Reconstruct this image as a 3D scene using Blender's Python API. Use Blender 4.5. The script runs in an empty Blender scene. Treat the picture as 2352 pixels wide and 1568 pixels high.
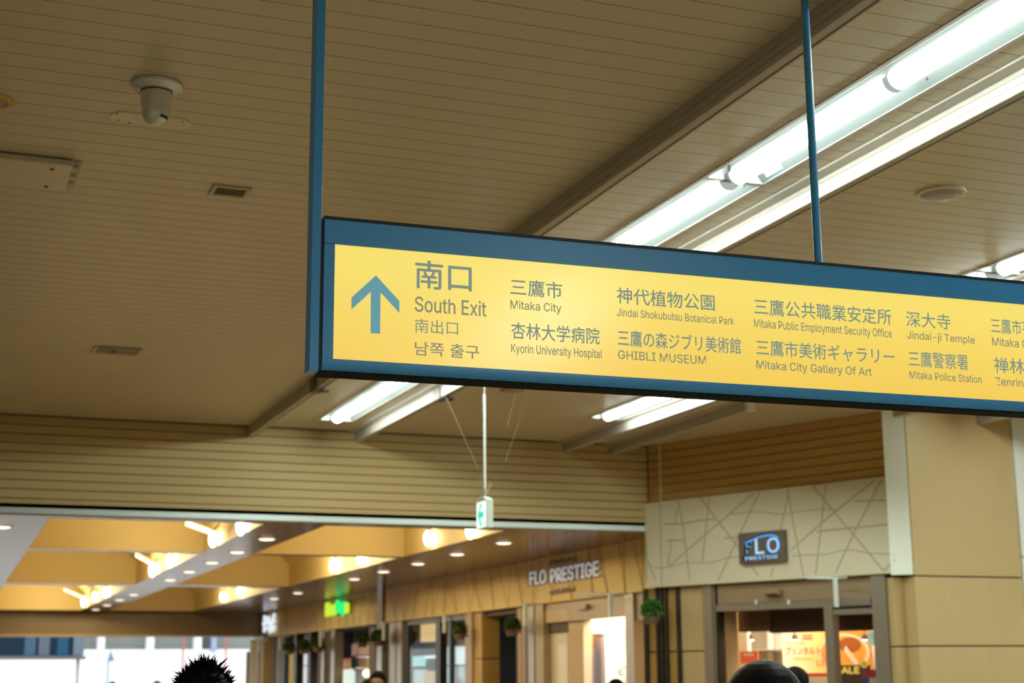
import bpy, math, random
from mathutils import Vector, Matrix
random.seed(7)
sc = bpy.context.scene
COL = sc.collection

# ------------------------------------------------------------------ camera
EYE = 1.6                                     # eye height of the photographer
FPX = 3492.0                                  # focal length in pixels of the 2352 wide frame
YAW, PITCH, ROLL = math.radians(21.28), math.radians(12.274), math.radians(-0.435)
cam_d = bpy.data.cameras.new('camera'); cam = bpy.data.objects.new('camera', cam_d); COL.objects.link(cam)
cam_d.sensor_width = 36.0; cam_d.lens = FPX / 2352 * 36
cam_d.clip_start = 0.05; cam_d.clip_end = 300
cam_d.dof.use_dof = True; cam_d.dof.focus_distance = 4.45; cam_d.dof.aperture_fstop = 4.2
cam.location = (0, 0, EYE)
fwd = Vector((math.sin(YAW) * math.cos(PITCH), math.cos(YAW) * math.cos(PITCH), math.sin(PITCH)))
rgt0 = Vector((math.cos(YAW), -math.sin(YAW), 0)); up0 = rgt0.cross(fwd)
c_, s_ = math.cos(ROLL), math.sin(ROLL)
RGT = rgt0 * c_ + up0 * s_
UPV = up0 * c_ - rgt0 * s_
cam.rotation_mode = 'QUATERNION'
cam.rotation_quaternion = Matrix((RGT, UPV, -fwd)).transposed().to_quaternion()
sc.camera = cam

# ------------------------------------------------------------------ world, exposure
w = bpy.data.worlds.new('overcast_sky'); sc.world = w; w.use_nodes = True
bg = w.node_tree.nodes['Background']; bg.inputs[0].default_value = (0.90, 0.96, 1.0, 1); bg.inputs[1].default_value = 2.1
sc.view_settings.view_transform = 'Standard'; sc.view_settings.look = 'None'
sc.view_settings.exposure = 0.0; sc.view_settings.gamma = 1.0; sc.view_settings.use_curve_mapping = False
try:
    sc.cycles.max_bounces = 4; sc.cycles.diffuse_bounces = 3; sc.cycles.glossy_bounces = 2; sc.cycles.use_adaptive_sampling = True; sc.cycles.adaptive_threshold = 0.05; sc.cycles.adaptive_min_samples = 12
    sc.cycles.transparent_max_bounces = 16; sc.cycles.sample_clamp_indirect = 6.0
    sc.cycles.caustics_reflective = False; sc.cycles.caustics_refractive = False
    sc.cycles.use_denoising = True
except Exception:
    pass

HALL_LAMP = 40.0      # radiance of the hall's light bars
LAMP_COL = (0.86, 1.0, 0.93)
WARM = (1.0, 0.84, 0.50)
def area_lamp(name, loc, sx, sy, power, color, rot=(0, 0, 0)):
    d = bpy.data.lights.new(name, 'AREA'); d.shape = 'RECTANGLE'; d.size = sx; d.size_y = sy
    d.energy = power; d.color = color
    o = bpy.data.objects.new(name, d); o.location = loc; o.rotation_euler = rot; COL.objects.link(o); return o
# unseen area lights added beside and behind the photographer to light the hall
for (lx, ly) in ((-3.6, -6), (-3.6, 0), (3.38, -6), (3.38, -1.5), (10.5, -4), (10.5, 2), (10.5, 7)):
    area_lamp('hall_fill_light', (lx, ly, 3.77), 0.3, 2.5, 128, LAMP_COL)

# ------------------------------------------------------------------ geometry of the view
def ray(px, py):
    return RGT * ((px - 1176) / FPX) - UPV * ((py - 784) / FPX) + fwd
def at_z(px, py, z):
    d = ray(px, py); k = (z - EYE) / d.z; return Vector((d.x * k, d.y * k, z))
def at_y(px, py, y):
    d = ray(px, py); k = y / d.y; return Vector((d.x * k, y, EYE + d.z * k))
def at_x(px, py, x):
    d = ray(px, py); k = x / d.x; return Vector((x, d.y * k, EYE + d.z * k))
def at_depth(px, py, dist):
    d = ray(px, py) * dist; return Vector((d.x, d.y, EYE + d.z))
SH = 0.0175                                     # the corridor leans one degree off the hall's axis
def cxf(v): return Vector((v[0] + SH * (v[1] - 14.0), v[1], v[2]))
SHOPX = 6.95
def cp(px, py, wd=0.0):                         # point on the corridor's shop front plane: (y, z)
    d = ray(px, py); k = (SHOPX + wd - SH * 14.0) / (d.x - SH * d.y)
    return d.y * k, EYE + d.z * k
DA = Vector((6.74, 13.55, 0)); DB = Vector((7.78, 10.98, 0))
DT = (DB - DA).normalized(); DN = Vector((-DT.y, DT.x, 0))     # along the angled shop front, and into the shop
def dp(px, py, wd=0.0):                         # point on the angled shop front: (u, z)
    d = ray(px, py); o = DA + DN * wd; k = o.dot(DN) / Vector((d.x, d.y, 0)).dot(DN)
    p = d * k; return (Vector((p.x, p.y, 0)) - o).dot(DT), EYE + p.z
def D3(u, z, wd=0.0): p = DA + DT * u + DN * wd; return Vector((p.x, p.y, z))

# ------------------------------------------------------------------ materials
MATS = {}
def M(name, col=(0.5, 0.5, 0.5), rough=0.6, metal=0.0, spec=0.5, emit=None, es=0.0, var=0.0, vscale=6.0, bump=0.0, bscale=80.0, stretch=None):
    if name in MATS: return MATS[name]
    m = bpy.data.materials.new(name); m.use_nodes = True; nt = m.node_tree; b = nt.nodes['Principled BSDF']
    b.inputs['Base Color'].default_value = (*col, 1); b.inputs['Roughness'].default_value = rough
    b.inputs['Metallic'].default_value = metal; b.inputs['Specular IOR Level'].default_value = spec
    if emit is not None:
        b.inputs['Emission Color'].default_value = (*emit, 1); b.inputs['Emission Strength'].default_value = es
        try: m.cycles.emission_sampling = 'NONE'
        except Exception: pass
    if var or bump:
        tc = nt.nodes.new('ShaderNodeTexCoord'); mp = nt.nodes.new('ShaderNodeMapping')
        nt.links.new(tc.outputs['Object'], mp.inputs['Vector'])
        if stretch: mp.inputs['Scale'].default_value = stretch
    if var:
        n = nt.nodes.new('ShaderNodeTexNoise'); n.inputs['Scale'].default_value = vscale; n.inputs['Detail'].default_value = 4
        nt.links.new(mp.outputs[0], n.inputs['Vector'])
        r = nt.nodes.new('ShaderNodeMapRange'); r.inputs['To Min'].default_value = 1 - var; r.inputs['To Max'].default_value = 1 + var
        nt.links.new(n.outputs['Fac'], r.inputs['Value'])
        x = nt.nodes.new('ShaderNodeMix'); x.data_type = 'RGBA'; x.blend_type = 'MULTIPLY'; x.inputs['Factor'].default_value = 1
        x.inputs[6].default_value = (*col, 1); nt.links.new(r.outputs[0], x.inputs[7]); nt.links.new(x.outputs[2], b.inputs['Base Color'])
    if bump:
        n2 = nt.nodes.new('ShaderNodeTexNoise'); n2.inputs['Scale'].default_value = bscale; n2.inputs['Detail'].default_value = 3
        nt.links.new(mp.outputs[0], n2.inputs['Vector'])
        bp = nt.nodes.new('ShaderNodeBump'); bp.inputs['Strength'].default_value = bump; bp.inputs['Distance'].default_value = 0.002
        nt.links.new(n2.outputs['Fac'], bp.inputs['Height']); nt.links.new(bp.outputs[0], b.inputs['Normal'])
    MATS[name] = m; return m
def glow(name, col, s):
    m = M(name, (0.02, 0.02, 0.02), 0.4, emit=col, es=s)
    try: m.cycles.emission_sampling = 'FRONT' if name == 'lamp_diffuser' else 'NONE'
    except Exception: pass
    return m
def glass(name, tint=(1, 1, 1)):
    if name in MATS: return MATS[name]
    m = bpy.data.materials.new(name); m.use_nodes = True; nt = m.node_tree; nt.nodes.clear()
    o = nt.nodes.new('ShaderNodeOutputMaterial'); t = nt.nodes.new('ShaderNodeBsdfTransparent'); g = nt.nodes.new('ShaderNodeBsdfGlossy')
    t.inputs[0].default_value = (*tint, 1); g.inputs['Roughness'].default_value = 0.02
    lw = nt.nodes.new('ShaderNodeLayerWeight'); pw_ = nt.nodes.new('ShaderNodeMath'); pw_.operation = 'POWER'; nt.links.new(lw.outputs['Facing'], pw_.inputs[0]); pw_.inputs[1].default_value = 5.0
    f = nt.nodes.new('ShaderNodeMath'); f.operation = 'MULTIPLY_ADD'; nt.links.new(pw_.outputs[0], f.inputs[0]); f.inputs[1].default_value = 0.5; f.inputs[2].default_value = 0.02
    x = nt.nodes.new('ShaderNodeMixShader'); nt.links.new(f.outputs[0], x.inputs[0]); nt.links.new(t.outputs[0], x.inputs[1]); nt.links.new(g.outputs[0], x.inputs[2])
    nt.links.new(x.outputs[0], o.inputs[0]); MATS[name] = m; return m

M('plank', (0.64, 0.55, 0.40), 0.30, spec=0.4, var=0.05, vscale=2.5, bump=0.05, bscale=300)
M('backing', (0.05, 0.045, 0.04), 0.9)
M('board', (0.57, 0.41, 0.18), 0.5, spec=0.3, var=0.06, vscale=5, stretch=(0.4, 3, 3))
M('board_dark', (0.54, 0.33, 0.10), 0.5, spec=0.3, var=0.08, vscale=5, stretch=(0.4, 3, 3))
M('alu', (0.62, 0.68, 0.64), 0.35, metal=0.5, var=0.04)
M('rail', (0.52, 0.47, 0.40), 0.34, spec=0.5, var=0.05, vscale=3)
M('rail_dark', (0.06, 0.05, 0.04), 0.6)
M('white_paint', (0.86, 0.88, 0.85), 0.35, var=0.02)
M('reflector', (0.085, 0.094, 0.090), 0.3)
M('fixture_frame', (0.50, 0.45, 0.38), 0.4)
M('blue_frame', (0.065, 0.34, 0.74), 0.33, spec=0.5, var=0.10, vscale=3, bump=0.08, bscale=400)
M('black_frame', (0.012, 0.012, 0.014), 0.5)
M('dark_frame', (0.012, 0.014, 0.016), 0.8, spec=0.08)
M('silver', (0.74, 0.74, 0.68), 0.26, metal=0.35, var=0.05)
M('cream', (0.74, 0.66, 0.46), 0.55, var=0.04, vscale=4, bump=0.1, bscale=120)
M('cream_line', (0.50, 0.42, 0.26), 0.7)
M('corr_fascia', (0.74, 0.53, 0.15), 0.5, var=0.06, vscale=3, bump=0.1)
M('corr_line', (0.56, 0.38, 0.13), 0.7)
M('column', (0.57, 0.41, 0.195), 0.45, spec=0.3, var=0.07, vscale=4, stretch=(6, 6, 0.5))
M('pale_strip', (0.92, 0.94, 0.80), 0.5, var=0.02)
M('steel', (0.42, 0.36, 0.28), 0.32, metal=0.6, var=0.08, vscale=3, stretch=(5, 5, 0.4))
M('steel_warm', (0.40, 0.29, 0.17), 0.4, metal=0.3, var=0.08)
M('black_post', (0.02, 0.017, 0.014), 0.4)
M('amber_panel', (0.45, 0.27, 0.07), 0.5, var=0.06)
M('tan_panel', (0.55, 0.40, 0.22), 0.5, var=0.06)
M('white_wall', (0.85, 0.83, 0.77), 0.6)
M('beam_gloss', (0.22, 0.15, 0.09), 0.20, spec=0.3, var=0.04)
MATS['beam_gloss'].node_tree.nodes['Principled BSDF'].inputs['IOR'].default_value = 1.28
M('coffer', (0.76, 0.60, 0.28), 0.6, var=0.03)
M('header', (0.27, 0.18, 0.08), 0.4, var=0.05)
M('floor', (0.36, 0.265, 0.155), 0.35, var=0.06, vscale=1.2)
M('wall_plain', (0.55, 0.47, 0.36), 0.6, var=0.04)
glow('lamp_diffuser', LAMP_COL, HALL_LAMP)
glow('bulb', (1.0, 0.80, 0.48), 25.0)
glow('downlight_lens', (1.0, 0.86, 0.66), 2.2)
glow('cove_bar', (1.0, 0.80, 0.45), 3.0)
CLEAR = glass('clear_glass')

# ------------------------------------------------------------------ mesh helpers
class MB:
    def __init__(s): s.v = []; s.f = []
    def poly(s, pts):
        i = len(s.v); s.v += [Vector(p) for p in pts]; s.f.append(tuple(range(i, i + len(pts)))); return s
    def obox(s, o, a, b, c):
        o, a, b, c = map(Vector, (o, a, b, c)); i = len(s.v)
        s.v += [o, o + a, o + a + b, o + b, o + c, o + a + c, o + a + b + c, o + b + c]
        fs = [(0, 3, 2, 1), (4, 5, 6, 7), (0, 1, 5, 4), (1, 2, 6, 5), (2, 3, 7, 6), (3, 0, 4, 7)]
        if a.cross(b).dot(c) < 0: fs = [tuple(reversed(q)) for q in fs]
        s.f += [tuple(i + k for k in q) for q in fs]; return s
    def box(s, x0, x1, y0, y1, z0, z1):
        return s.obox((min(x0, x1), min(y0, y1), min(z0, z1)), (abs(x1 - x0), 0, 0), (0, abs(y1 - y0), 0), (0, 0, abs(z1 - z0)))
    def ring(s, pts): i = len(s.v); s.v += [Vector(p) for p in pts]; return list(range(i, i + len(pts)))
    def loft(s, rings, caps=True):
        idx = [s.ring(r) for r in rings]; n = len(idx[0])
        for a, b in zip(idx, idx[1:]):
            for k in range(n): s.f.append((a[k], a[(k + 1) % n], b[(k + 1) % n], b[k]))
        if caps: s.f.append(tuple(reversed(idx[0]))); s.f.append(tuple(idx[-1]))
        return s
    def tube(s, p0, p1, r, n=10, r1=None):
        p0, p1 = Vector(p0), Vector(p1); d = (p1 - p0).normalized()
        a = d.orthogonal().normalized(); b = d.cross(a); r1 = r if r1 is None else r1
        rg = lambda p, q: [p + (a * math.cos(2 * math.pi * k / n) + b * math.sin(2 * math.pi * k / n)) * q for k in range(n)]
        return s.loft([rg(p0, r), rg(p1, r1)])
    def path(s, pts, r, n=6):
        for a, b in zip(pts, pts[1:]): s.tube(a, b, r, n)
        return s
    def lathe(s, c, prof, n=40):
        c = Vector(c)
        return s.loft([[c + Vector((q * math.cos(2 * math.pi * k / n), q * math.sin(2 * math.pi * k / n), z)) for k in range(n)] for q, z in prof])
    def prism(s, pts, vec):
        vec = Vector(vec); pts = [Vector(p) for p in pts]; return s.loft([pts, [p + vec for p in pts]])
    def ell(s, c, rx, ry, rz, nu=20, nv=12, v0=-0.5, v1=0.5):
        c = Vector(c); rs = []
        for j in range(nv + 1):
            t = math.pi * (v0 + (v1 - v0) * j / nv); q = max(math.cos(t), 0.001)
            rs.append([c + Vector((rx * q * math.cos(2 * math.pi * k / nu), ry * q * math.sin(2 * math.pi * k / nu), rz * math.sin(t))) for k in range(nu)])
        return s.loft(rs)
    def build(s, name, mat, parent=None, xf=None, smooth=False, bevel=0.0, seg=2):
        vs = [xf(v) for v in s.v] if xf else s.v
        root = parent
        while root is not None and root.parent is not None: root = root.parent
        if root is not None:
            inv = root_mat(root).inverted(); vs = [inv @ v for v in vs]
        me = bpy.data.meshes.new(name); me.from_pydata([tuple(v) for v in vs], [], s.f); me.update()
        me.materials.append(MATS[mat] if isinstance(mat, str) else mat)
        if smooth:
            for p in me.polygons: p.use_smooth = True
        o = bpy.data.objects.new(name, me); COL.objects.link(o); o.parent = parent
        if smooth:
            try:
                me.set_sharp_from_angle(angle=math.radians(40))
            except Exception: pass
        if bevel:
            b = o.modifiers.new('bevel', 'BEVEL'); b.width = bevel; b.segments = seg; b.limit_method = 'ANGLE'
        return o
def root_mat(r): return Matrix.Translation(r.location) @ Matrix.Rotation(r.rotation_euler.z, 4, 'Z')
def tag(o, label=None, cat=None, group=None, kind=None):
    if label: o['label'] = label
    if cat: o['category'] = cat
    if group: o['group'] = group
    if kind: o['kind'] = kind
    return o
def thing(name, loc, label, cat, group=None, rz=0.0):
    o = bpy.data.objects.new(name, None); COL.objects.link(o); o.location = loc; o.rotation_euler = (0, 0, rz)
    o.empty_display_size = 0.1; return tag(o, label, cat, group)
def copy_tree(o, parent=None):
    c = o.copy(); COL.objects.link(c); c.parent = parent
    for ch in list(o.children): copy_tree(ch, c)
    return c
def struct(o, label=None): tag(o, label, kind='structure'); return o

SANS = None
try:                                            # the sans face that comes with Blender itself
    import os
    SANS = bpy.data.fonts.load(os.path.join(bpy.utils.system_resource('DATAFILES'), 'fonts', 'Inter.woff2'))
except Exception:
    SANS = None
def glyphs(body, extrude=0.0, res=3):
    c = bpy.data.curves.new('tmp', 'FONT'); c.body = body; c.resolution_u = res; c.extrude = extrude
    if SANS is not None and all(ord(ch) < 128 for ch in body): c.font = SANS
    def mesh_of(cu):
        o = bpy.data.objects.new('tmp', cu); COL.objects.link(o)
        dg = bpy.context.evaluated_depsgraph_get(); dg.update()
        me = bpy.data.meshes.new_from_object(o.evaluated_get(dg), depsgraph=dg)
        r = [v.co.copy() for v in me.vertices], [tuple(p.vertices) for p in me.polygons]
        bpy.data.objects.remove(o); bpy.data.meshes.remove(me); return r
    strokes = []
    if extrude == 0.0 and c.font is SANS and any(ch in 'Kk' for ch in body):      # the strokes of this face's K overlap: fill them one by one
        o = bpy.data.objects.new('tmp', c); COL.objects.link(o)
        dg = bpy.context.evaluated_depsgraph_get(); dg.update(); cu = o.to_curve(dg)
        for s in cu.splines:
            if body[s.character_index] not in 'Kk': continue
            bp = s.bezier_points; n = len(bp); pts = []
            for i in range(n):
                p, q = bp[i], bp[(i + 1) % n]
                for t in (0.0, 0.25, 0.5, 0.75):
                    u = 1 - t; pts.append(p.co * u ** 3 + p.handle_right * 3 * u * u * t + q.handle_left * 3 * u * t * t + q.co * t ** 3)
            clean = [pts[0].copy()]
            for q in pts[1:]:
                if (q - clean[-1]).length > 1e-4: clean.append(q.copy())
            if (clean[0] - clean[-1]).length < 1e-4: clean.pop()
            strokes.append((s.character_index, clean))
        o.to_curve_clear(); bpy.data.objects.remove(o)
    vs, fs = mesh_of(c)
    for ci in {k[0] for k in strokes}:
        xs = [q.x for k in strokes if k[0] == ci for q in k[1]]; lo, hi = min(xs) - 1e-3, max(xs) + 1e-3
        ok = lambda f: not all(lo <= vs[i].x <= hi for i in f)
        fs = [f for f in fs if ok(f)]
    for ci, pts in strokes:
        i0 = len(vs); vs = vs + pts; fs.append(tuple(range(i0, i0 + len(pts))))
    bpy.data.curves.remove(c)
    return vs, fs
def lettering(body, fn, mat, parent, name='lettering', bold=0.0, depth=0.0, res=3):
    """fn(a, b, c): a, b run 0..1 over the text's own box, c is the depth 0..1 towards the viewer. bold: extra stroke width in ems."""
    vs, fs = glyphs(body, 0.05 if depth else 0.0, res)
    x0 = min(v.x for v in vs) - bold; x1 = max(v.x for v in vs) + bold; y0 = min(v.y for v in vs) - bold; y1 = max(v.y for v in vs) + bold
    b = MB(); sh = [(0, 0)] if not bold else [(bold * i, bold * j) for i, j in ((1, 0), (-1, 0), (0, 1), (0, -1))]
    for n_, (ox, oy) in enumerate(sh):
        i0 = len(b.v)
        b.v += [Vector(fn((v.x + ox - x0) / (x1 - x0), (v.y + oy - y0) / (y1 - y0), (1.0 if v.z > 0 else 0.0) + 0.02 * n_)) for v in vs]
        b.f += [tuple(i0 + i for i in f) for f in fs]
    return b.build(name, mat, parent)

# ================================================================== STRUCTURE
CZ = 3.80                                      # hall ceiling
struct(MB().box(-14, 16, -10, 48, -0.2, 0.0).build('floor', 'floor'))
ceil = struct(MB().box(-14, 16, -10, 13.6, 3.93, 4.0).build('ceiling', 'backing'))
FA = (3.235, 3.520)                            # opening of the lamp troughs, strip A
FC = (5.470, 5.755)                            # strip C
MODS_A = [(3.34, 5.835), (5.865, 8.36), (8.40, 10.42), (10.46, 12.99)]
MODS_C = [(4.28, 6.775), (6.82, 9.58), (9.62, 12.12)]
FD = (8.255, 8.540); MODS_D = [(5.30, 7.78), (7.82, 10.30)]
PITCH_P, PH = 0.1247, 4.70
def covered(y0, y1, mods): return any(y1 > a - 0.014 and y0 < b + 0.014 for a, b in mods)
far = MB(); k0 = int((2.6 - PH) / PITCH_P); plank_mesh = {}
def plank(xa, xb, y0, y1, joined):
    if joined: far.box(xa, xb, y0, y1, CZ, CZ + 0.012); return
    key = (xa, xb)
    if key not in plank_mesh:
        o = MB().box(xa, xb, 0, PITCH_P - 0.005, 0, 0.012).build('ceiling_plank', 'plank', ceil)
        plank_mesh[key] = o.data
    else:
        o = bpy.data.objects.new('ceiling_plank', plank_mesh[key]); COL.objects.link(o); o.parent = ceil
    o.location = (0, y0, CZ)
k = k0
while PH + (k + 1) * PITCH_P < 13.6:
    y0 = PH + k * PITCH_P + 0.0025; y1 = y0 + PITCH_P - 0.005; j = y0 > 9.9
    fa, fc = covered(y0, y1, MODS_A), covered(y0, y1, MODS_C)
    XA0, XA1, XC0, XC1 = FA[0] - 0.02, FA[1] + 0.02, FC[0] - 0.02, FC[1] + 0.02
    plank(-3.0, XA0, y0, y1, j)
    if not fa: plank(XA0, XA1, y0, y1, j)
    plank(XA1, XC0, y0, y1, j)
    if not fc: plank(XC0, XC1, y0, y1, j)
    plank(XC1, FD[0] - 0.02, y0, y1, True)
    if not covered(y0, y1, MODS_D): plank(FD[0] - 0.02, FD[1] + 0.02, y0, y1, True)
    plank(FD[1] + 0.02, 10.2, y0, y1, True)
    k += 1
tag(far.build('ceiling_plank', 'plank', ceil), kind='stuff')

# walls round the hall that the photograph does not show, so that daylight only comes in at the far exit
struct(MB().box(-14.2, -14, -10, 48, 0, 6).build('wall_left', 'wall_plain'))
struct(MB().box(-14, 16, -10.2, -10, 0, 6).build('wall_back', 'wall_plain'))
struct(MB().box(16, 16.2, -10, 48, 0, 6).build('wall_right', 'wall_plain'))
struct(MB().box(-14.2, 16.2, 13.7, 38.2, 5.6, 5.8).build('roof', 'backing'), None)

# ---- fascia wall at the end of the hall
FY = 13.6; FZ0 = 3.005
wall_f = struct(MB().box(-14, 6.76, FY + 0.012, FY + 0.08, FZ0, 5.7).build('wall_front', 'backing'))
nb = 10; bh = (CZ - FZ0) / nb
for i in range(nb):
    MB().box(-8, 6.74, FY, FY + 0.012, FZ0 + i * bh + (0.004 if i else 0.0), FZ0 + (i + 1) * bh - 0.004).build('fascia_board', 'board', wall_f)
struct(MB().box(-14, 6.75, FY - 0.006, FY + 0.08, FZ0 - 0.05, FZ0).build('trim_1', 'alu'))

# ---- angled wall above the corner shop
LD = (DB - DA).length
wall_d = struct(MB().obox(D3(-0.02, 2.40, 0.014), DT * (LD + 0.08), DN * 0.16, (0, 0, 1.6)).build('wall_corner', 'backing'))
zb, zt = 3.233, CZ; nb = 7; bh = (zt - zb) / nb
for i in range(nb):
    for (ua, ub) in ((-0.02, 0.135), (0.145, LD + 0.02)):
        MB().obox(D3(ua, zb + i * bh + 0.004), DT * (ub - ua), DN * 0.014, (0, 0, bh - 0.008)).build('siding_board', 'board_dark', wall_d)
MB().obox(D3(0.132, 2.405, -0.012), DT * 0.014, DN * 0.03, (0, 0, CZ - 2.405)).build('corner_bead', 'cream', wall_d)
FPZ0 = 2.40
for (ua, ub) in ((-0.06, 0.130), (0.146, LD - 0.03)):
    pan = MB().obox(D3(ua, FPZ0, -0.03), DT * (ub - ua), DN * 0.044, (0, 0, zb - FPZ0 - 0.004)).build('fascia_panel', 'cream', wall_d, bevel=0.004)
def strip_on(pts, wid, mk):                    # flat line print on a surface, pts are (u, z)
    b = MB()
    for (a, c) in zip(pts, pts[1:]):
        a, c = Vector((a[0], a[1], 0)), Vector((c[0], c[1], 0)); n = (c - a).normalized(); n = Vector((-n.y, n.x, 0)) * wid / 2
        b.poly([mk(*(a - n)[:2]), mk(*(c - n)[:2]), mk(*(c + n)[:2]), mk(*(a + n)[:2])])
    return b
LN = [[(560,860),(705,1050),(905,1310)],[(1480,760),(1640,960),(1830,1180),(2070,1470)],[(640,862),(610,1120),(580,1390)],[(385,890),(420,1080),(480,1545)],
 [(1050,815),(880,1180),(710,1540)],[(1000,830),(730,1060),(450,1300),(300,1440)],[(1280,792),(1330,1100),(1410,1505)],[(1288,830),(1220,1130)],[(1590,760),(1550,1130),(1510,1490)],
 [(2050,712),(1820,1160),(1670,1480)],[(1990,722),(1640,1000),(1310,1290)],[(2155,1370),(2060,1470)],[(60,1170),(130,1370),(200,1545)],[(110,1310),(50,1560)],
 [(330,1210),(300,1420)],[(375,960),(360,1090)],[(985,1430),(1040,1500)],[(1160,1440),(1140,1515)],
 [(260,1080),(420,1080),(560,1050),(690,1040)],[(810,1000),(930,982),(1070,980),(1180,1000),(1300,995),(1400,972),(1560,960),(1700,962)],
 [(0,1450),(100,1412),(200,1440),(330,1430),(450,1392),(600,1400),(700,1385),(800,1352),(905,1350)],
 [(1320,1340),(1450,1332),(1580,1332),(1700,1300),(1800,1290),(1950,1318),(2155,1330)],[(1520,1140),(1830,1110),(2130,1080)],[(290,1215),(430,1212)],[(760,1195),(900,1185)],[(1820,890),(2110,885)]]
pl = MB()
for L in LN:
    q = [dp(1450 + x / 3.564, 900 + y / 3.564, -0.032) for x, y in L]
    q = [(max(-0.055, u), min(max(z, FPZ0 + 0.004), zb - 0.006)) for u, z in q]
    straight = len(L) <= 4
    t = strip_on(q, 0.017 if straight else 0.011, lambda u, z: D3(u, z, -0.0312)); n0 = len(pl.v)
    pl.v += t.v; pl.f += [tuple(n0 + i for i in f) for f in t.f]
pl.build('line_pattern', 'cream_line', pan)

# ---- column at the right
CFX0, CFX1, CFY = 7.87, 8.985, 10.87
colm = thing('column', (8.4, 11.2, 0), 'square beige panelled column right of the corner shop, with dark horizontal joints', 'column')
js = [0.0, 1.79, 2.372, CZ]                    # panel joints
for a, b in zip(js, js[1:]):
    MB().box(CFX0, CFX1, CFY, CFY + 0.36, a + 0.006, b - 0.006).build('column_panel', 'column', colm, bevel=0.004)
MB().box(CFX0 + 0.012, CFX1 - 0.012, CFY + 0.012, CFY + 0.35, 0, CZ).build('column_core', 'black_post', colm)
for a, b in zip(js[:-1], js[1:-1]):
    MB().box(7.76, CFX0, CFY + 0.16, CFY + 0.33, a + 0.006, b - 0.006).build('side_panel', 'column', colm)
tag(MB().obox((7.725, 11.0, 2.385), (0.135, -0.125, 0), (0.05, 0.06, 0), (0, 0, CZ - 2.385)).build('cover_strip', 'pale_strip', colm, bevel=0.003), 'pale grey-green cover strip on the column edge')
pw = thing('pale_wall_panel', (9.4, 11.2, 0), 'pale grey wall panel at the right edge beside the beige column', 'wall panel')
MB().box(8.99, 10.2, CFY - 0.02, CFY + 0.6, 0, 2.55).build('panel_body', 'white_wall', pw)
MB().box(8.99, 10.2, CFY - 0.02, CFY + 0.6, 2.56, CZ).build('panel_head', 'white_wall', pw)
MB().box(9.04, 10.2, CFY - 0.03, CFY - 0.02, 2.16, 2.60).build('notice_plate', M('teal_plate', (0.12, 0.22, 0.22), 0.4), pw)

# ================================================================== CEILING FITTINGS
def rail(x0, y0, y1, label, flange=-1, bracket=None, cap=False):
    r = thing('ceiling_rail', (x0 + 0.03, y0, CZ - 0.095), label, 'ceiling rail', 'brown metal rails along the ceiling')
    zt, zb = CZ, CZ - 0.095; W = 0.06
    prof = [(0, zt), (0, zt - 0.030), (0.004, zt - 0.032), (0.004, zt - 0.036), (0, zt - 0.038), (0, zt - 0.062), (0.004, zt - 0.064), (0.004, zt - 0.069), (0, zt - 0.071), (0, zb + 0.003), (0.003, zb),
            (W - 0.022, zb), (W - 0.020, zb + 0.008), (W - 0.012, zb + 0.008), (W - 0.010, zb), (W - 0.003, zb), (W, zb + 0.003), (W, zt - 0.062), (W - 0.004, zt - 0.064), (W - 0.004, zt - 0.069), (W, zt - 0.071 + 0.01), (W, zt)]
    MB().loft([[(x0 + a, y, z) for a, z in prof] for y in (y0, y1)]).build('channel', 'rail', r)
    if flange < 0: MB().box(x0 - 0.066, x0, y0, y1, zt - 0.010, zt).build('flange', 'rail', r, bevel=0.002)
    else: MB().box(x0 + W, x0 + W + 0.066, y0, y1, zt - 0.010, zt).build('flange', 'rail', r, bevel=0.002)
    fx = x0 - 0.055 if flange < 0 else x0 + W + 0.055
    y = math.ceil(max(y0, 3.0)) + 0.3
    while y < min(y1, 9.0):
        MB().tube((fx, y, zt - 0.010), (fx, y, zt - 0.013), 0.004, 8).build('screw', 'silver', r); y += 0.9
    MB().box(x0 + W - 0.0195, x0 + W - 0.0125, y0, y1, zb + 0.0075, zb + 0.009).build('slot', 'rail_dark', r)
    if bracket:
        b = MB().box(x0 - 0.012, x0 + W + 0.012, bracket, bracket + 0.16, zb - 0.012, zt - 0.004).build('bracket', M('bracket', (0.14, 0.12, 0.09), 0.5), r, bevel=0.004)
        MB().box(x0 + W - 0.02, x0 + W + 0.03, bracket - 0.05, bracket, zb - 0.03, zb - 0.01).build('clip', 'black_post', b)
    if cap: MB().box(x0 - 0.002, x0 + W + 0.002, y0 - 0.06, y0, zb - 0.004, zt - 0.002).build('end_cap', 'white_paint', r, bevel=0.006)
    return r
rail(2.715, -6, 13.6, 'brown metal ceiling rail left of the bright lamp row, running behind the yellow sign', 1, bracket=11.05)
rail(3.722, -6, 13.6, 'metal ceiling rail right of the long lamp row, its side lit white', -1, bracket=11.1)
rail(5.83, -6, 13.6, 'ceiling rail beside the small far lamp, ending at the wooden wall corner', -1)
rail(6.33, 10.92, 13.6, 'short ceiling rail with a white end cap above the corner shop', -1, cap=True)
rail(7.70, -6, 10.80, 'ceiling rail that ends against the pale strip of the column', -1)
rail(8.625, -6, 10.86, 'pale lit ceiling rail that ends against the front of the column', -1)

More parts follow.
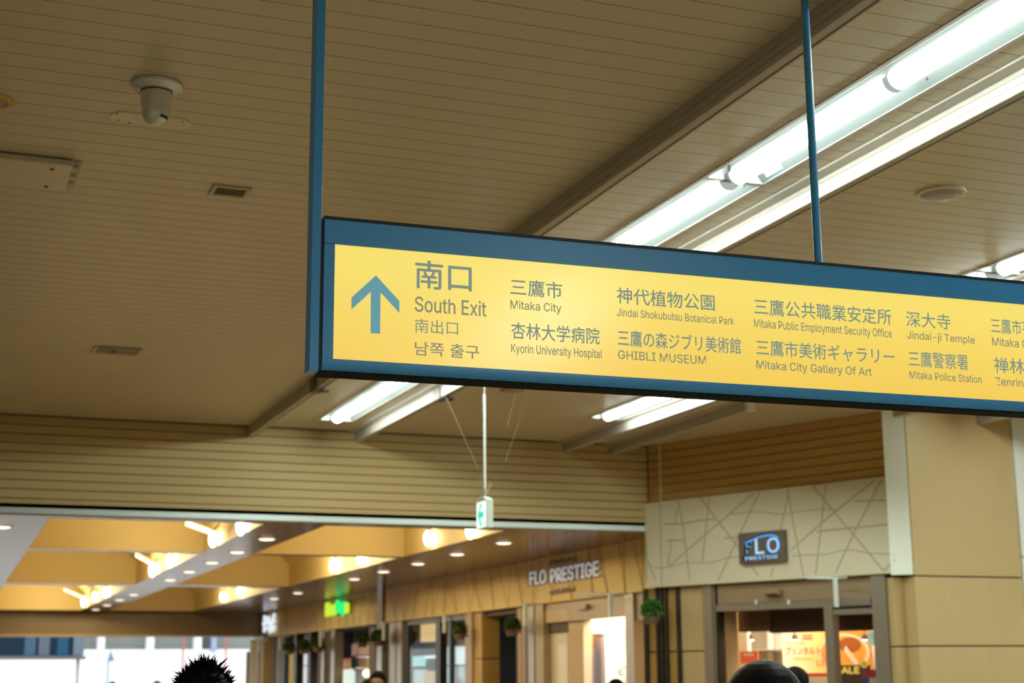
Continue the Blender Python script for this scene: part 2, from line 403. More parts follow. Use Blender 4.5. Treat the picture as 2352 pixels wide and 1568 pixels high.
def light(fx, y0, y1, label, sticker=False):
    x0, x1 = fx; xm = (x0 + x1) / 2
    r = thing('ceiling_lamp', (xm, (y0 + y1) / 2, CZ), label, 'ceiling lamp', 'recessed light bars in the hall ceiling')
    f = MB(); zl = CZ - 0.006
    f.box(x0 - 0.024, x0, y0 - 0.013, y1 + 0.013, zl, CZ - 0.0025); f.box(x1, x1 + 0.024, y0 - 0.013, y1 + 0.013, zl, CZ - 0.0025)
    f.box(x0, x1, y0 - 0.013, y0, zl, CZ - 0.0025); f.box(x0, x1, y1, y1 + 0.013, zl, CZ - 0.0025)
    f.build('frame', 'fixture_frame', r, bevel=0.002)
    b = MB(); zt = CZ + 0.075; i = 0.055
    b.poly([(x0, y0, CZ - 0.002), (x0 + i, y0, zt), (x0 + i, y1, zt), (x0, y1, CZ - 0.002)])
    b.poly([(x1, y1, CZ - 0.002), (x1 - i, y1, zt), (x1 - i, y0, zt), (x1, y0, CZ - 0.002)])
    b.poly([(x0 + i, y0, zt), (x1 - i, y0, zt), (x1 - i, y1, zt), (x0 + i, y1, zt)])
    M('end_plate', (0.72, 0.74, 0.70), 0.4)
    MB().poly([(x0, y0, CZ - 0.002), (x1, y0, CZ - 0.002), (x1 - i, y0, zt), (x0 + i, y0, zt)]).build('end_plate', 'end_plate', r)
    MB().poly([(x1, y1, CZ - 0.002), (x0, y1, CZ - 0.002), (x0 + i, y1, zt), (x1 - i, y1, zt)]).build('end_plate', 'end_plate', r)
    refl = b.build('reflector', 'reflector', r)
    for yy in (y0 + 0.1, (y0 + y1) / 2 - 0.03, y1 - 0.1):
        for xx in (x0 + 0.02, x1 - 0.02):
            zz = CZ + 0.02
            MB().tube((xx, yy, zz), (xx, yy, zz + 0.012), 0.005, 8).build('screw', 'rail_dark', refl)
    ym = (y0 + y1) / 2; R = 0.048; zc = CZ + 0.018
    def half(ya, yb, rad, z0):
        rg = [[(xm + rad * math.cos(math.pi + math.pi * k / 12), y, z0 + rad * math.sin(math.pi + math.pi * k / 12)) for k in range(12, -1, -1)] for y in (ya, yb)]
        return MB().loft(rg)
    for (a, c) in ((y0 + 0.035, ym - 0.018), (ym + 0.018, y1 - 0.035)):
        half(a, c, R, zc).build('diffuser', 'lamp_diffuser', r, smooth=True)
        for (p, q) in ((a - 0.016, a), (c, c + 0.016)): half(p, q, R + 0.003, zc).build('end_cap', glow('lamp_cap', (0.86, 0.95, 0.86), 0.45), r, smooth=True)
    MB().box(xm - 0.04, xm + 0.04, y0 + 0.03, y1 - 0.03, zc, zt - 0.001).build('lamp_base', 'white_paint', r)
    if sticker:
        s = MB(); ya, yb = y1 - 0.20, y1 - 0.06; k = lambda t: (x1 - i * t - 0.0015, CZ + 0.077 * t - 0.002)
        (xa, za), (xb, zb_) = k(0.12), k(0.55)
        s.poly([(xa, ya, za), (xb, ya, zb_), (xb, yb, zb_), (xa, yb, za)]).build('type_label', M('sticker', (0.55, 0.66, 0.72), 0.4), r)
        for t0, t1 in ((0.12, 0.16), (0.51, 0.55)):
            (xa, za), (xb, zb_) = k(t0), k(t1); e = 0.0006
            MB().poly([(xa - e, ya, za - e), (xb - e, ya, zb_ - e), (xb - e, yb, zb_ - e), (xa - e, yb, za - e)]).build('label_line', M('sticker_blue', (0.03, 0.12, 0.2), 0.4), r)
    return r
light(FA, *MODS_A[0], 'long bright light bar fitting at the upper right, with a small type label', True)
light(FA, *MODS_A[1], 'bright light bar fitting just above the yellow sign, second in the row')
light(FA, *MODS_A[2], 'added light bar fitting hidden behind the yellow sign face, third in the lamp row')  # unseen module, added to raise the hall light
light(FA, *MODS_A[3], 'bright light bar fitting below the yellow sign, nearest the wooden end wall')
light(FC, *MODS_C[0], 'bright ceiling lamp cut off by the right edge, above the sign')
light(FC, *MODS_C[1], 'added light bar fitting hidden behind the right half of the sign, beside the rail pair')  # hidden module, added to light the column and corner wall
light(FD, *MODS_D[0], 'light bar fitting beside the pale rail, nearer one by the column')
light(FD, *MODS_D[1], 'light bar fitting beside the pale rail, right in front of the column')
light(FC, *MODS_C[2], 'small far ceiling lamp seen below the sign beside the rail pair')

# dome camera
p = Vector((0.725, 5.57, CZ))
d = thing('dome_camera', p, 'silver bell-shaped security camera hanging from the plank ceiling', 'security camera')
MB().lathe(p, [(0.001, 0), (0.094, 0), (0.0975, -0.004), (0.0975, -0.014), (0.094, -0.018), (0.070, -0.026), (0.066, -0.030), (0.001, -0.030)], 48).build('flange', 'silver', d, smooth=True)
MB().lathe(p, [(0.001, -0.030), (0.0585, -0.030), (0.0585, -0.034), (0.0600, -0.036), (0.0595, -0.052), (0.0570, -0.075), (0.0535, -0.095), (0.0525, -0.106), (0.0520, -0.118), (0.0475, -0.134), (0.038, -0.149), (0.024, -0.159), (0.010, -0.163), (0.001, -0.164)], 48).build('housing', 'silver', d, smooth=True)
MB().lathe(p, [(0.0600, -0.0335), (0.0612, -0.0345), (0.0612, -0.0365), (0.0600, -0.0375)], 48).build('seam_ring', 'dark_frame', d, smooth=True)
ls = MB(); rows = []
for j in range(7):                              # dark lens window low on the far side of the dome
    t = j / 6; zz = -0.134 - 0.028 * t; rr = [0.0478, 0.0445, 0.0405, 0.0355, 0.0295, 0.0205, 0.0125][j] + 0.0012
    rows.append([p + Vector((rr * math.cos(a), rr * math.sin(a), zz)) for a in [math.radians(-75 + 95 * k / 10 * (0.55 + 0.45 * t)) for k in range(11)]])
for a, b in zip(rows, rows[1:]):
    for k in range(10): ls.poly([a[k], a[k + 1], b[k + 1], b[k]])
ls.build('lens_window', 'black_frame', d, smooth=True)
cov = MB(); an = math.atan2(-p.y, -p.x) + 0.12; rows = []
for j in range(9):
    zz = -0.046 - 0.070 * j / 8; rr = 0.0595 - 0.0072 * (j / 8) + 0.0009; wd = 0.26 * math.sqrt(max(0.02, 1 - abs(j / 4 - 1) ** 6))
    rows.append([p + Vector((rr * math.cos(an + wd * (k / 4 - 1)), rr * math.sin(an + wd * (k / 4 - 1)), zz)) for k in range(9)])
for a, b in zip(rows, rows[1:]):
    for k in range(8): cov.poly([a[k], a[k + 1], b[k + 1], b[k]])
cov.build('access_cover', 'silver', d, smooth=True)
# oval blanking plate beside it
o = thing('blank_plate', (0.70, 5.965, CZ), 'pale oval cover plate on the ceiling behind the dome camera', 'cover plate')
pts = [(0.66 + 0.062 * math.cos(a), 5.965 + 0.062 * math.sin(a)) for a in [math.radians(90 + 180 * k / 14) for k in range(15)]] + [(0.86 + 0.062 * math.cos(a), 5.965 + 0.062 * math.sin(a)) for a in [math.radians(-90 + 180 * k / 14) for k in range(15)]]
MB().prism([(a, b, CZ - 0.004) for a, b in pts], (0, 0, 0.004)).build('plate', M('plate', (0.82, 0.72, 0.55), 0.45), o)
for sx, sy in ((0.62, 5.93), (0.635, 6.0), (0.68, 6.018), (0.88, 5.93)): MB().tube((sx, sy, CZ - 0.004), (sx, sy, CZ - 0.006), 0.004, 8).build('screw', 'rail_dark', o)
# air vent
x0, x1, y0, y1 = 1.148, 1.325, 6.70, 6.855
v = thing('air_vent', ((x0 + x1) / 2, (y0 + y1) / 2, CZ), 'small square louvred air vent in the ceiling left of the sign post', 'vent')
f = MB(); e = 0.020
f.box(x0, x1, y0, y0 + e, CZ - 0.010, CZ); f.box(x0, x1, y1 - e, y1, CZ - 0.010, CZ); f.box(x0, x0 + e, y0 + e, y1 - e, CZ - 0.010, CZ); f.box(x1 - e, x1, y0 + e, y1 - e, CZ - 0.010, CZ)
f.build('frame', M('vent_frame', (0.62, 0.54, 0.38), 0.5), v, bevel=0.002)
MB().box(x0 + e, x1 - e, y0 + e, y1 - e, CZ - 0.0012, CZ - 0.0002).build('throat', 'backing', v)
for i in range(6):
    yy = y0 + e + 0.004 + i * 0.019
    MB().obox((x0 + e, yy, CZ - 0.009), (x1 - x0 - 2 * e, 0, 0), (0, 0.013, 0.006), (0, 0.001, -0.0012)).build('slat', 'vent_frame', v)
# second recessed hatch further away
x0, x1, y0, y1 = 1.055, 1.335, 10.47, 10.71
v = thing('ceiling_hatch', ((x0 + x1) / 2, (y0 + y1) / 2, CZ), 'dark rectangular ceiling hatch near the wooden end wall', 'ceiling hatch')
MB().box(x0, x1, y0, y1, CZ - 0.006, CZ).build('leaf', M('hatch', (0.27, 0.22, 0.16), 0.5), v)
MB().box(x0 - 0.03, x0 - 0.006, y0, y1, CZ - 0.010, CZ).build('edge_strip', 'vent_frame', v); MB().box(x1, x1 + 0.012, y0, y1, CZ - 0.010, CZ).build('edge_strip', 'vent_frame', v)
MB().box(x0 + 0.10, x0 + 0.125, y0 + 0.12, y0 + 0.18, CZ - 0.012, CZ - 0.006).build('latch', 'black_post', v)
# box unit at the left edge
v = thing('ceiling_unit', (0.2, 6.75, CZ), 'flat pale ceiling unit with screws cut off by the left edge', 'ceiling unit')
MB().box(-0.36, 0.515, 6.56, 6.95, CZ - 0.035, CZ - 0.006).build('cover', M('unit', (0.60, 0.53, 0.40), 0.25, spec=0.6), v, bevel=0.006)
MB().box(-0.38, 0.552, 6.585, 6.965, CZ - 0.008, CZ).build('back_plate', 'fixture_frame', v)
for i in range(3): MB().box(0.515, 0.542, 6.62 + i * 0.115, 6.69 + i * 0.115, CZ - 0.026, CZ - 0.008).build('hinge', 'vent_frame', v, bevel=0.003)
for sx, sy in ((0.43, 6.63), (0.425, 6.89), (-0.3, 6.63), (-0.3, 6.89)): MB().tube((sx, sy, CZ - 0.035), (sx, sy, CZ - 0.039), 0.009, 10).build('screw', 'rail_dark', v)
# round ceiling pieces
def disc(c, R, label, cat, name, mat):
    v = thing(name, c, label, cat)
    MB().lathe(c, [(0.001, 0), (R, 0), (R, -0.006), (R - 0.004, -0.012), (R - 0.022, -0.014), (R - 0.024, -0.010), (0.001, -0.010)], 48).build('rim', mat, v, smooth=True)
    MB().lathe(Vector(c) + Vector((0, 0, -0.010)), [(R - 0.026, 0), (R - 0.030, -0.004), (R * 0.5, -0.007), (0.001, -0.008)], 40).build('grille', M('grille', (0.40, 0.34, 0.24), 0.6, bump=0.6, bscale=900), v, smooth=True)
disc((4.385, 5.665, CZ), 0.118, 'round white ceiling speaker right of the sign pole', 'speaker', 'ceiling_speaker', M('disc_pale', (0.66, 0.60, 0.46), 0.45))
disc((4.325, 11.09, CZ), 0.105, 'flat round brown ceiling speaker seen just under the sign', 'speaker', 'ceiling_speaker', M('disc_brown', (0.34, 0.20, 0.09), 0.5))
disc((0.145, 5.945, CZ), 0.085, 'round amber ceiling disc cut off by the left edge', 'ceiling disc', 'ceiling_disc', M('disc_amber', (0.62, 0.42, 0.12), 0.5))

# ================================================================== THE SIGN
SY = math.radians(-1.5); ST = Vector((math.cos(SY), math.sin(SY), 0)); SNm = Vector((math.sin(SY), -math.cos(SY), 0))
SK = 3.9 / 5.6
p_ = at_y(767, 692, 3.9); SP = Vector((p_.x, p_.y, 0))
def S3(s, z, d=0.0): q = SP + ST * s + SNm * d; return Vector((q.x, q.y, z))
def sp(px, py):
    d = ray(px, py); k = SP.dot(SNm) / Vector((d.x, d.y, 0)).dot(SNm); q = d * k
    return (Vector((q.x, q.y, 0)) - SP).dot(ST), EYE + q.z
zk = lambda z: EYE + (z - EYE) * SK
Z0, Z1 = zk(2.786), zk(3.2445); SL = 3.05; ZT = zk(3.343); ZB = zk(2.756); DEP = 0.085
sign = thing('direction_sign', S3(SL / 2, ZB), 'long backlit yellow station sign in a blue frame hung from the ceiling', 'sign')
def sbox(s0, s1, d0, d1, z0, z1, name, mat, par=sign, bevel=0.0): return MB().obox(S3(s0, z0, d0), ST * (s1 - s0), SNm * (d1 - d0), (0, 0, z1 - z0)).build(name, mat, par, bevel=bevel)
EB = 0.030
sbox(-EB, SL + EB, -DEP, 0.003, Z1, ZT, 'top_bar', 'blue_frame', bevel=0.001)
sbox(-EB, 0.0, -DEP, 0.0026, Z0, Z1 - 0.0008, 'end_bar', 'blue_frame', bevel=0.001); sbox(SL, SL + EB, -DEP, 0.0026, Z0, Z1 - 0.0008, 'end_bar', 'blue_frame', bevel=0.001)
sbox(-EB - 0.002, SL + EB + 0.002, -DEP, 0.004, ZT, ZT + 0.0088, 'top_cap', 'black_frame')
prof = [(0.003, Z0 - 0.0004), (0.003, ZB + 0.003), (0.001, ZB - 0.004), (-0.004, ZB - 0.009), (-0.011, ZB - 0.011), (-DEP, ZB - 0.011), (-DEP, Z0 - 0.0004)]
MB().loft([[S3(s, z, d_) for d_, z in prof] for s in (-EB, SL + EB)]).build('bottom_bar', 'blue_frame', sign, smooth=True)
for a, b in ((-0.030, -0.027), (-0.058, -0.055)): sbox(-EB, SL + EB, a, b, ZB - 0.0122, ZB - 0.0108, 'bottom_slot', 'black_frame')
sbox(-EB, SL + EB, -DEP - 0.004, -0.008, ZB - 0.0145, ZB - 0.0115, 'bottom_plate', 'dark_frame')
sbox(0.0, SL, -DEP, -DEP + 0.008, Z0, Z1, 'back_plate', 'dark_frame')
# the lit face: acrylic, uneven backlight painted into its emission, brighter towards the top
m = bpy.data.materials.new('yellow_acrylic'); m.use_nodes = True; nt = m.node_tree; b = nt.nodes['Principled BSDF']; MATS['yellow_acrylic'] = m
b.inputs['Base Color'].default_value = (0.16, 0.10, 0.015, 1); b.inputs['Roughness'].default_value = 0.2; b.inputs['Specular IOR Level'].default_value = 0.3
tc = nt.nodes.new('ShaderNodeTexCoord'); sx = nt.nodes.new('ShaderNodeSeparateXYZ'); nt.links.new(tc.outputs['Object'], sx.inputs[0])
mr = nt.nodes.new('ShaderNodeMapRange'); nt.links.new(sx.outputs['Z'], mr.inputs['Value'])
mr.inputs['From Min'].default_value = 0.0; mr.inputs['From Max'].default_value = 0.36
nz = nt.nodes.new('ShaderNodeTexNoise'); nz.inputs['Scale'].default_value = 0.9; nz.inputs['Detail'].default_value = 1; nt.links.new(tc.outputs['Object'], nz.inputs['Vector'])
ad = nt.nodes.new('ShaderNodeMath'); ad.operation = 'MULTIPLY_ADD'; nt.links.new(nz.outputs['Fac'], ad.inputs[0]); ad.inputs[1].default_value = 0.5; nt.links.new(mr.outputs[0], ad.inputs[2])
cr = nt.nodes.new('ShaderNodeValToRGB'); nt.links.new(ad.outputs[0], cr.inputs[0])
cr.color_ramp.elements[0].position = 0.15; cr.color_ramp.elements[0].color = (0.92, 0.60, 0.095, 1)
cr.color_ramp.elements[1].position = 1.15 if False else 1.0; cr.color_ramp.elements[1].color = (0.97, 0.77, 0.17, 1)
nt.links.new(cr.outputs[0], b.inputs['Emission Color']); b.inputs['Emission Strength'].default_value = 0.93
face = sbox(0.0, SL, -0.009, -0.002, Z0, Z1, 'light_face', 'yellow_acrylic')
M('sign_text', (0.16, 0.17, 0.13), 0.5, emit=(0.22, 0.235, 0.155), es=0.85)
M('sign_kanji', (0.12, 0.17, 0.16), 0.5, emit=(0.20, 0.265, 0.215), es=0.85)
M('sign_arrow', (0.10, 0.24, 0.30), 0.5, emit=(0.115, 0.30, 0.36), es=0.85)
def sign_text(body, L, R, T, B, mat='sign_kanji', bold=0.0):
    s0 = sp(*L)[0]; s1 = sp(*R)[0]; z1 = sp(*T)[1]; z0 = sp(*B)[1]
    lettering(body, lambda a, b_, c: S3(s0 + (s1 - s0) * a, z0 + (z1 - z0) * b_, -0.0016 + 0.0025 * c), mat, sign, bold=bold, res=4)
K, Tx = 'sign_kanji', 'sign_text'
for it in [
 ('南口', (953.6, 630), (1084, 640), (987, 598.3), (1084, 671.3), K, 0.012), ('South Exit', (953, 706), (1117.5, 725), (963.2, 679.7), (963.2, 715.8), Tx, 0.008),
 ('南出口', (953.2, 750), (1052.5, 750), (968.5, 731.8), (1052.5, 769.4), K, 0.0), ('남쪽 출구', (953.2, 800), (1101.4, 800), (977, 784.7), (1085.5, 823.6), Tx, 0.007),
 ('三鷹市', (1172.8, 660), (1292, 660), (1233.5, 642.8), (1273.3, 685), K, 0.008), ('Mitaka City', (1172.8, 700), (1289.7, 700), (1177.3, 688.4), (1281, 721.8), Tx, 0.007),
 ('杏林大学病院', (1174.6, 760), (1377.6, 760), (1190.9, 739.5), (1371.4, 790.6), K, 0.010), ('Kyorin University Hospital', (1174.6, 800), (1383.3, 800), (1177.3, 788.2), (1352.7, 825.7), Tx, 0.007),
 ('神代植物公園', (1417, 680), (1641.9, 690), (1425.5, 658.9), (1640, 713.7), K, 0.010), ('Jindai Shokubutsu Botanical Park', (1417.6, 720), (1687, 740), (1423.4, 707.4), (1684.9, 746), Tx, 0.007),
 ('三鷹の森ジブリ美術館', (1419.6, 780), (1701.9, 790), (1461.6, 758.4), (1700.8, 813.2), K, 0.010), ('GHIBLI MUSEUM', (1420.2, 815), (1622.2, 825), (1429.8, 804), (1621, 837), Tx, 0.007),
 ('三鷹公共職業安定所', (1732.7, 705), (2047.5, 725), (1783.7, 687.8), (2042.4, 746.2), K, 0.008), ('Mitaka Public Employment Security Office', (1732.7, 745), (2048.8, 765), (1735.9, 731.4), (1995.5, 776), Tx, 0.007),
 ('三鷹市美術ギャラリー', (1737.4, 800), (2055.2, 820), (1783.7, 781.3), (2007, 834), K, 0.008), ('Mitaka City Gallery Of Art', (1738, 840), (2002.7, 855), (1740, 826), (1926.8, 863.4), Tx, 0.007),
 ('深大寺', (2081.9, 735), (2183.5, 735), (2085, 713.8), (2174.6, 756.3), K, 0.006), ('Jindai-ji Temple', (2084, 770), (2239.3, 775), (2089.7, 759.6), (2213.6, 791.5), Tx, 0.007),
 ('三鷹警察署', (2088, 830), (2224, 830), (2127.7, 807), (2222.5, 850), K, 0.006), ('Mitaka Police Station', (2089.7, 860), (2255, 870), (2092, 851), (2253.8, 879.7), Tx, 0.007),
 ('三鷹市芸', (2277, 750), (2370.5, 755), (2311.8, 731.7), (2335, 769), K, 0.006), ('Mitaka City', (2279.5, 785), (2385, 795), (2281.7, 774), (2372, 805), Tx, 0.007),
 ('禅林寺', (2283.5, 840), (2388, 845), (2288.4, 819.2), (2306.3, 856.7), K, 0.008), ('Zenrinji', (2286.2, 875), (2362, 882), (2287.3, 865.2), (2353, 893.5), Tx, 0.007)]:
    sign_text(*it)
ap = [sp(*q) for q in ((863.9, 631.9), (917.7, 690.7), (917.7, 718.4), (874.4, 671), (873.3, 765.8), (851.4, 764.5), (852, 669.5), (807.6, 710.3), (807.6, 682.7))]
ab = MB(); P = [S3(s, z, -0.0016) for s, z in ap]
ab.poly([P[8], P[7], P[6], P[0]]); ab.poly([P[0], P[6], P[3]]); ab.poly([P[0], P[3], P[2], P[1]]); ab.poly([P[6], P[5], P[4], P[3]])
ab.build('arrow', 'sign_arrow', sign)
# hangers
sa = sp(716.8, 480)[0]; sb = sp(738, 480)[0]
post = MB().obox(S3(sa, ZB - 0.015, 0.006), ST * (sb - sa), SNm * -0.059, (0, 0, CZ - ZB + 0.015)).build('hanger_post', 'blue_frame', sign, bevel=0.0018)
sbox(sb, -EB, -0.052, -0.002, ZB - 0.008, ZT, 'joint_strip', 'black_frame')
q = sp(1895, 607)[0]
MB().tube(S3(q, ZT + 0.007, -0.038), S3(q, CZ, -0.038), 0.0124, 24).build('hanger_pole', 'blue_frame', sign, smooth=True)
MB().tube(S3(q, CZ - 0.010, -0.038), S3(q, CZ, -0.038), 0.035, 24).build('pole_rose', 'blue_frame', sign, smooth=True)

# ================================================================== EXIT GUIDE SIGN
xe = at_y(1118, 1180, 9.5).x; ze0 = at_y(1118, 1211, 9.5).z; ze1 = at_y(1118, 1146, 9.5).z
ex = thing('exit_guide_sign', (xe + 0.02, 9.6, ze0), 'small white box sign with a green arrow hanging on a white rod', 'exit sign')
hump = [(9.5, ze0), (9.5, ze1), (9.53, ze1 + 0.012), (9.57, ze1 + 0.026), (9.63, ze1 + 0.026), (9.67, ze1 + 0.012), (9.70, ze1), (9.70, ze0)]
MB().loft([[(x, y, z) for y, z in hump] for x in (xe, xe + 0.046)]).build('case', M('exit_case', (0.72, 0.78, 0.66), 0.5), ex, bevel=0.003)
MB().box(xe - 0.003, xe, 9.508, 9.692, ze0 + 0.006, ze1 - 0.006).build('lit_face', glow('exit_white', (0.88, 1.0, 0.97), 1.1), ex)
zm = (ze0 + ze1) / 2; ar = [(0.062, 0), (0.010, 0.075), (-0.024, 0.075), (0.018, 0.018), (-0.05, 0.022), (-0.05, -0.022), (0.018, -0.018), (-0.024, -0.075), (0.010, -0.075)]
A_ = [(xe - 0.0038, 9.605 + a, zm + b) for a, b in ar]; g = MB()
g.poly([A_[0], A_[1], A_[2], A_[3]]); g.poly([A_[0], A_[3], A_[6]]); g.poly([A_[3], A_[4], A_[5], A_[6]]); g.poly([A_[0], A_[6], A_[7], A_[8]])
g.build('arrow', glow('exit_green', (0.0, 0.85, 0.45), 0.9), ex)
for i in range(4): MB().box(xe - 0.0038, xe - 0.003, 9.520 + i * 0.009, 9.525 + i * 0.009, ze0 + 0.016, ze0 + 0.040 - 0.005 * (i % 2)).build('small_mark', glow('exit_mark', (0.45, 0.85, 0.75), 0.8), ex)
xr = xe + 0.023; zr = at_y(1114, 905, 9.6).z
MB().tube((xr, 9.6, ze1 + 0.02), (xr, 9.6, ze1 + 0.09), 0.0065, 12).build('rod_foot', 'alu', ex)
MB().tube((xr, 9.6, ze1 + 0.085), (xr, 9.6, zr), 0.0085, 16).build('rod', 'white_paint', ex, smooth=True)
MB().tube((xr, 9.6, zr), (xr, 9.6, CZ), 0.004, 10).build('rod_top', 'alu', ex)
bs = MB()
for i in range(11):
    a = random.uniform(0, 6.28); t = random.uniform(0.25, 0.6)
    bs.tube((xr, 9.6, ze1 + 0.03), (xr + math.cos(a) * t * 0.12, 9.6 + math.sin(a) * t * 0.2, ze1 + random.uniform(0.09, 0.2)), 0.0012, 5)
bs.build('bird_spikes', 'steel', ex)
for (pa, pb, yy) in (((1005, 870), (1098, 1075), 11.0), ((1222, 880), (1160, 1060), 11.0), ((1190, 880), (1165, 980), 10.4)):
    MB().tube(at_y(*pb, 9.7), at_z(*pa, CZ) if False else at_y(*pa, yy), 0.0007, 6).build('guy_wire', M('wire', (0.30, 0.26, 0.20), 0.6), ex)

# ================================================================== CORRIDOR CEILING
CC = 2.94
cc = struct(MB().box(-6, SHOPX + 0.6, FY + 0.08, 34.5, 4.35, 4.45).build('ceiling_corridor', 'backing', xf=cxf))
XS = [(1.05, 2.93), (3.50, 5.28)]; YS = [(13.78, 17.25), (17.50, 23.70), (24.20, 33.4)]
for (a, b) in ((-6, 1.05), (2.93, 3.50), (5.28, SHOPX)): MB().box(a, b, FY + 0.0, 34.5, CC, CC + 0.10).build('ceiling_beam', 'beam_gloss', cc, xf=cxf)
for (a, b) in XS:
    for (c, d_) in ((FY + 0.0, 13.78), (17.25, 17.50), (23.70, 24.20), (33.4, 34.5)): MB().box(a, b, c, d_, CC + 0.001, CC + 0.10).build('ceiling_beam', 'beam_gloss', cc, xf=cxf)
for (a0_, b0_) in XS:
    for (c, d_) in YS:
        a, b, c, d_ = a0_ + 0.003, b0_ - 0.003, c + 0.003, d_ - 0.003
        m_ = (a + b) / 2; e = CC + 0.34; t = CC + 1.15; k = MB()
        k.poly([(a, c, CC), (a, d_, CC), (a, d_, e), (a, c, e)]); k.poly([(b, d_, CC), (b, c, CC), (b, c, e), (b, d_, e)])
        k.poly([(a, d_, CC), (b, d_, CC), (b, d_, e), (m_, d_, t), (a, d_, e)]); k.poly([(b, c, CC), (a, c, CC), (a, c, e), (m_, c, t), (b, c, e)])
        k.poly([(a, c, e), (a, d_, e), (m_, d_, t), (m_, c, t)]); k.poly([(m_, c, t), (m_, d_, t), (b, d_, e), (b, c, e)])
        k.build('coffer', 'coffer', cc, xf=cxf)
# bare bulbs on the coffer sides, each with its light
def bulb(px, py, xl, label, group, i):
    d = ray(px, py); k = (xl - 0.07 - SH * 14.0) / (d.x - SH * d.y); pt = Vector((d.x * k, d.y * k, EYE + d.z * k))
    pt.z = max(pt.z, CC + 0.06)
    v = thing('spot_lamp', pt, label, 'lamp', group)
    MB().ell(pt, 0.045, 0.06, 0.085 if i % 3 else 0.10, 14, 10).build('bulb', 'bulb', v, smooth=True)
    MB().tube(pt + Vector((0, 0, 0.08)), pt + Vector((0.075, 0, 0.16)), 0.022, 10).build('holder', 'steel_warm', v)
    l = bpy.data.lights.new('spot_lamp_light', 'POINT'); l.energy = 14 if pt.y < 17.4 else (40 if pt.y < 24 else 34); l.color = WARM; l.shadow_soft_size = 0.08
    lo = bpy.data.objects.new('spot_lamp_light', l); lo.location = (-0.55, 0.1, 0.10); lo.parent = v; COL.objects.link(lo)
    return pt
gl = 'bare bulbs in the coffers left of the downlight beam'; gr = 'bare bulbs in the coffers beside the shops'
for i, (q, lab) in enumerate([((553, 1213), 'warm bulb at the upper end of the nearest left coffer'), ((489, 1243), 'warm bulb at the tip of the bright bar in the nearest left coffer'),
    ((390, 1290), 'warm bulb on the right side of the middle left coffer'), ((350, 1308), 'warm bulb at the tip of the bright bar in the middle left coffer'),
    ((242, 1360), 'rightmost of three warm bulbs in the farthest left coffer'), ((217, 1370), 'middle of three warm bulbs in the farthest left coffer'), ((192, 1382), 'leftmost of three warm bulbs in the farthest left coffer')]):
    bulb(*q, 2.93, lab, gl, i)
for i, (q, lab) in enumerate([((1080, 1215), 'warm bulb right beside the green arrow sign'), ((983, 1236), 'warm bulb in the coffer left of the green arrow sign'),
    ((828, 1283), 'right one of two warm bulbs in the middle right coffer'), ((765, 1298), 'left one of two warm bulbs in the middle right coffer'),
    ((550, 1359), 'right one of two warm bulbs in the farthest right coffer'), ((511, 1370), 'left one of two warm bulbs in the farthest right coffer')]):
    bulb(*q, 5.28, lab, gr, i)
for (a, b, yy, lab) in (((428, 1206), (486, 1227), 15.8, 'bright slanted light bar in the nearest left coffer'), ((312, 1278), (346, 1296), 21.9, 'bright slanted light bar in the middle left coffer'), ((147, 1356), (191, 1375), 31.5, 'bright slanted light bar in the farthest left coffer')):
    pa, pb = at_y(*a, yy), at_y(*b, yy)
    v = thing('light_bar', pb, lab, 'lamp', 'slanted light bars in the left coffers')
    MB().obox(pa, pb - pa, (0, 0.05, 0), (0, 0, 0.05)).build('strip', 'cove_bar', v); MB().obox(pa + Vector((0, 0, 0.05)), pb - pa, (0, 0.06, 0), (0, 0, 0.02)).build('batten', 'coffer', v)
# downlights
proto = None
def downlight(pt, label, group, mk):
    if mk[0] is None:
        v = thing('downlight', pt, label, 'downlight', group)
        MB().lathe(pt, [(0.078, 0.0), (0.098, 0.0), (0.100, -0.003), (0.096, -0.006), (0.078, -0.003)], 24).build('ring', 'white_paint', v, smooth=True)
        MB().lathe(pt, [(0.081, -0.003), (0.072, -0.011), (0.048, -0.016), (0.001, -0.018)], 24).build('lens', 'downlight_lens', v); mk[0] = v
        l = bpy.data.lights.new('downlight_light', 'SPOT'); l.energy = 24; l.color = (1.0, 0.83, 0.50); l.spot_size = math.radians(174); l.spot_blend = 0.15; l.shadow_soft_size = 0.05
        lo = bpy.data.objects.new('downlight_light', l); lo.location = (0, 0, -0.03); lo.parent = v; COL.objects.link(lo)
    else:
        v = copy_tree(mk[0]); v.location = pt; v['label'] = label; v['group'] = group
mk = [None]; ORD = ('nearest', 'second', 'third', 'fourth', 'fifth', 'sixth', 'seventh', 'eighth', 'farthest')
for i, q in enumerate(((613, 1237), (545, 1267), (487, 1291), (435, 1312), (391, 1331), (307, 1365), (275, 1377), (246, 1389), (220, 1399))):
    downlight(at_z(*q, CC), 'round downlight in the glossy beam between the coffer rows, %s of nine' % ORD[i], 'downlights in the glossy beam', mk)
for i, q in enumerate(((1157, 1246), (1050, 1272), (960, 1294), (881, 1312), (814, 1329), (684, 1361), (630, 1374))):
    downlight(at_z(*q, CC), 'round downlight in the soffit strip beside the shop fascia, %s of seven' % (ORD[i] if i < 6 else 'farthest'), 'downlights along the shop fascia', mk)
downlight(at_z(4, 1209, CC), 'round downlight in the beam at the left edge', 'downlights in the left beam', mk)

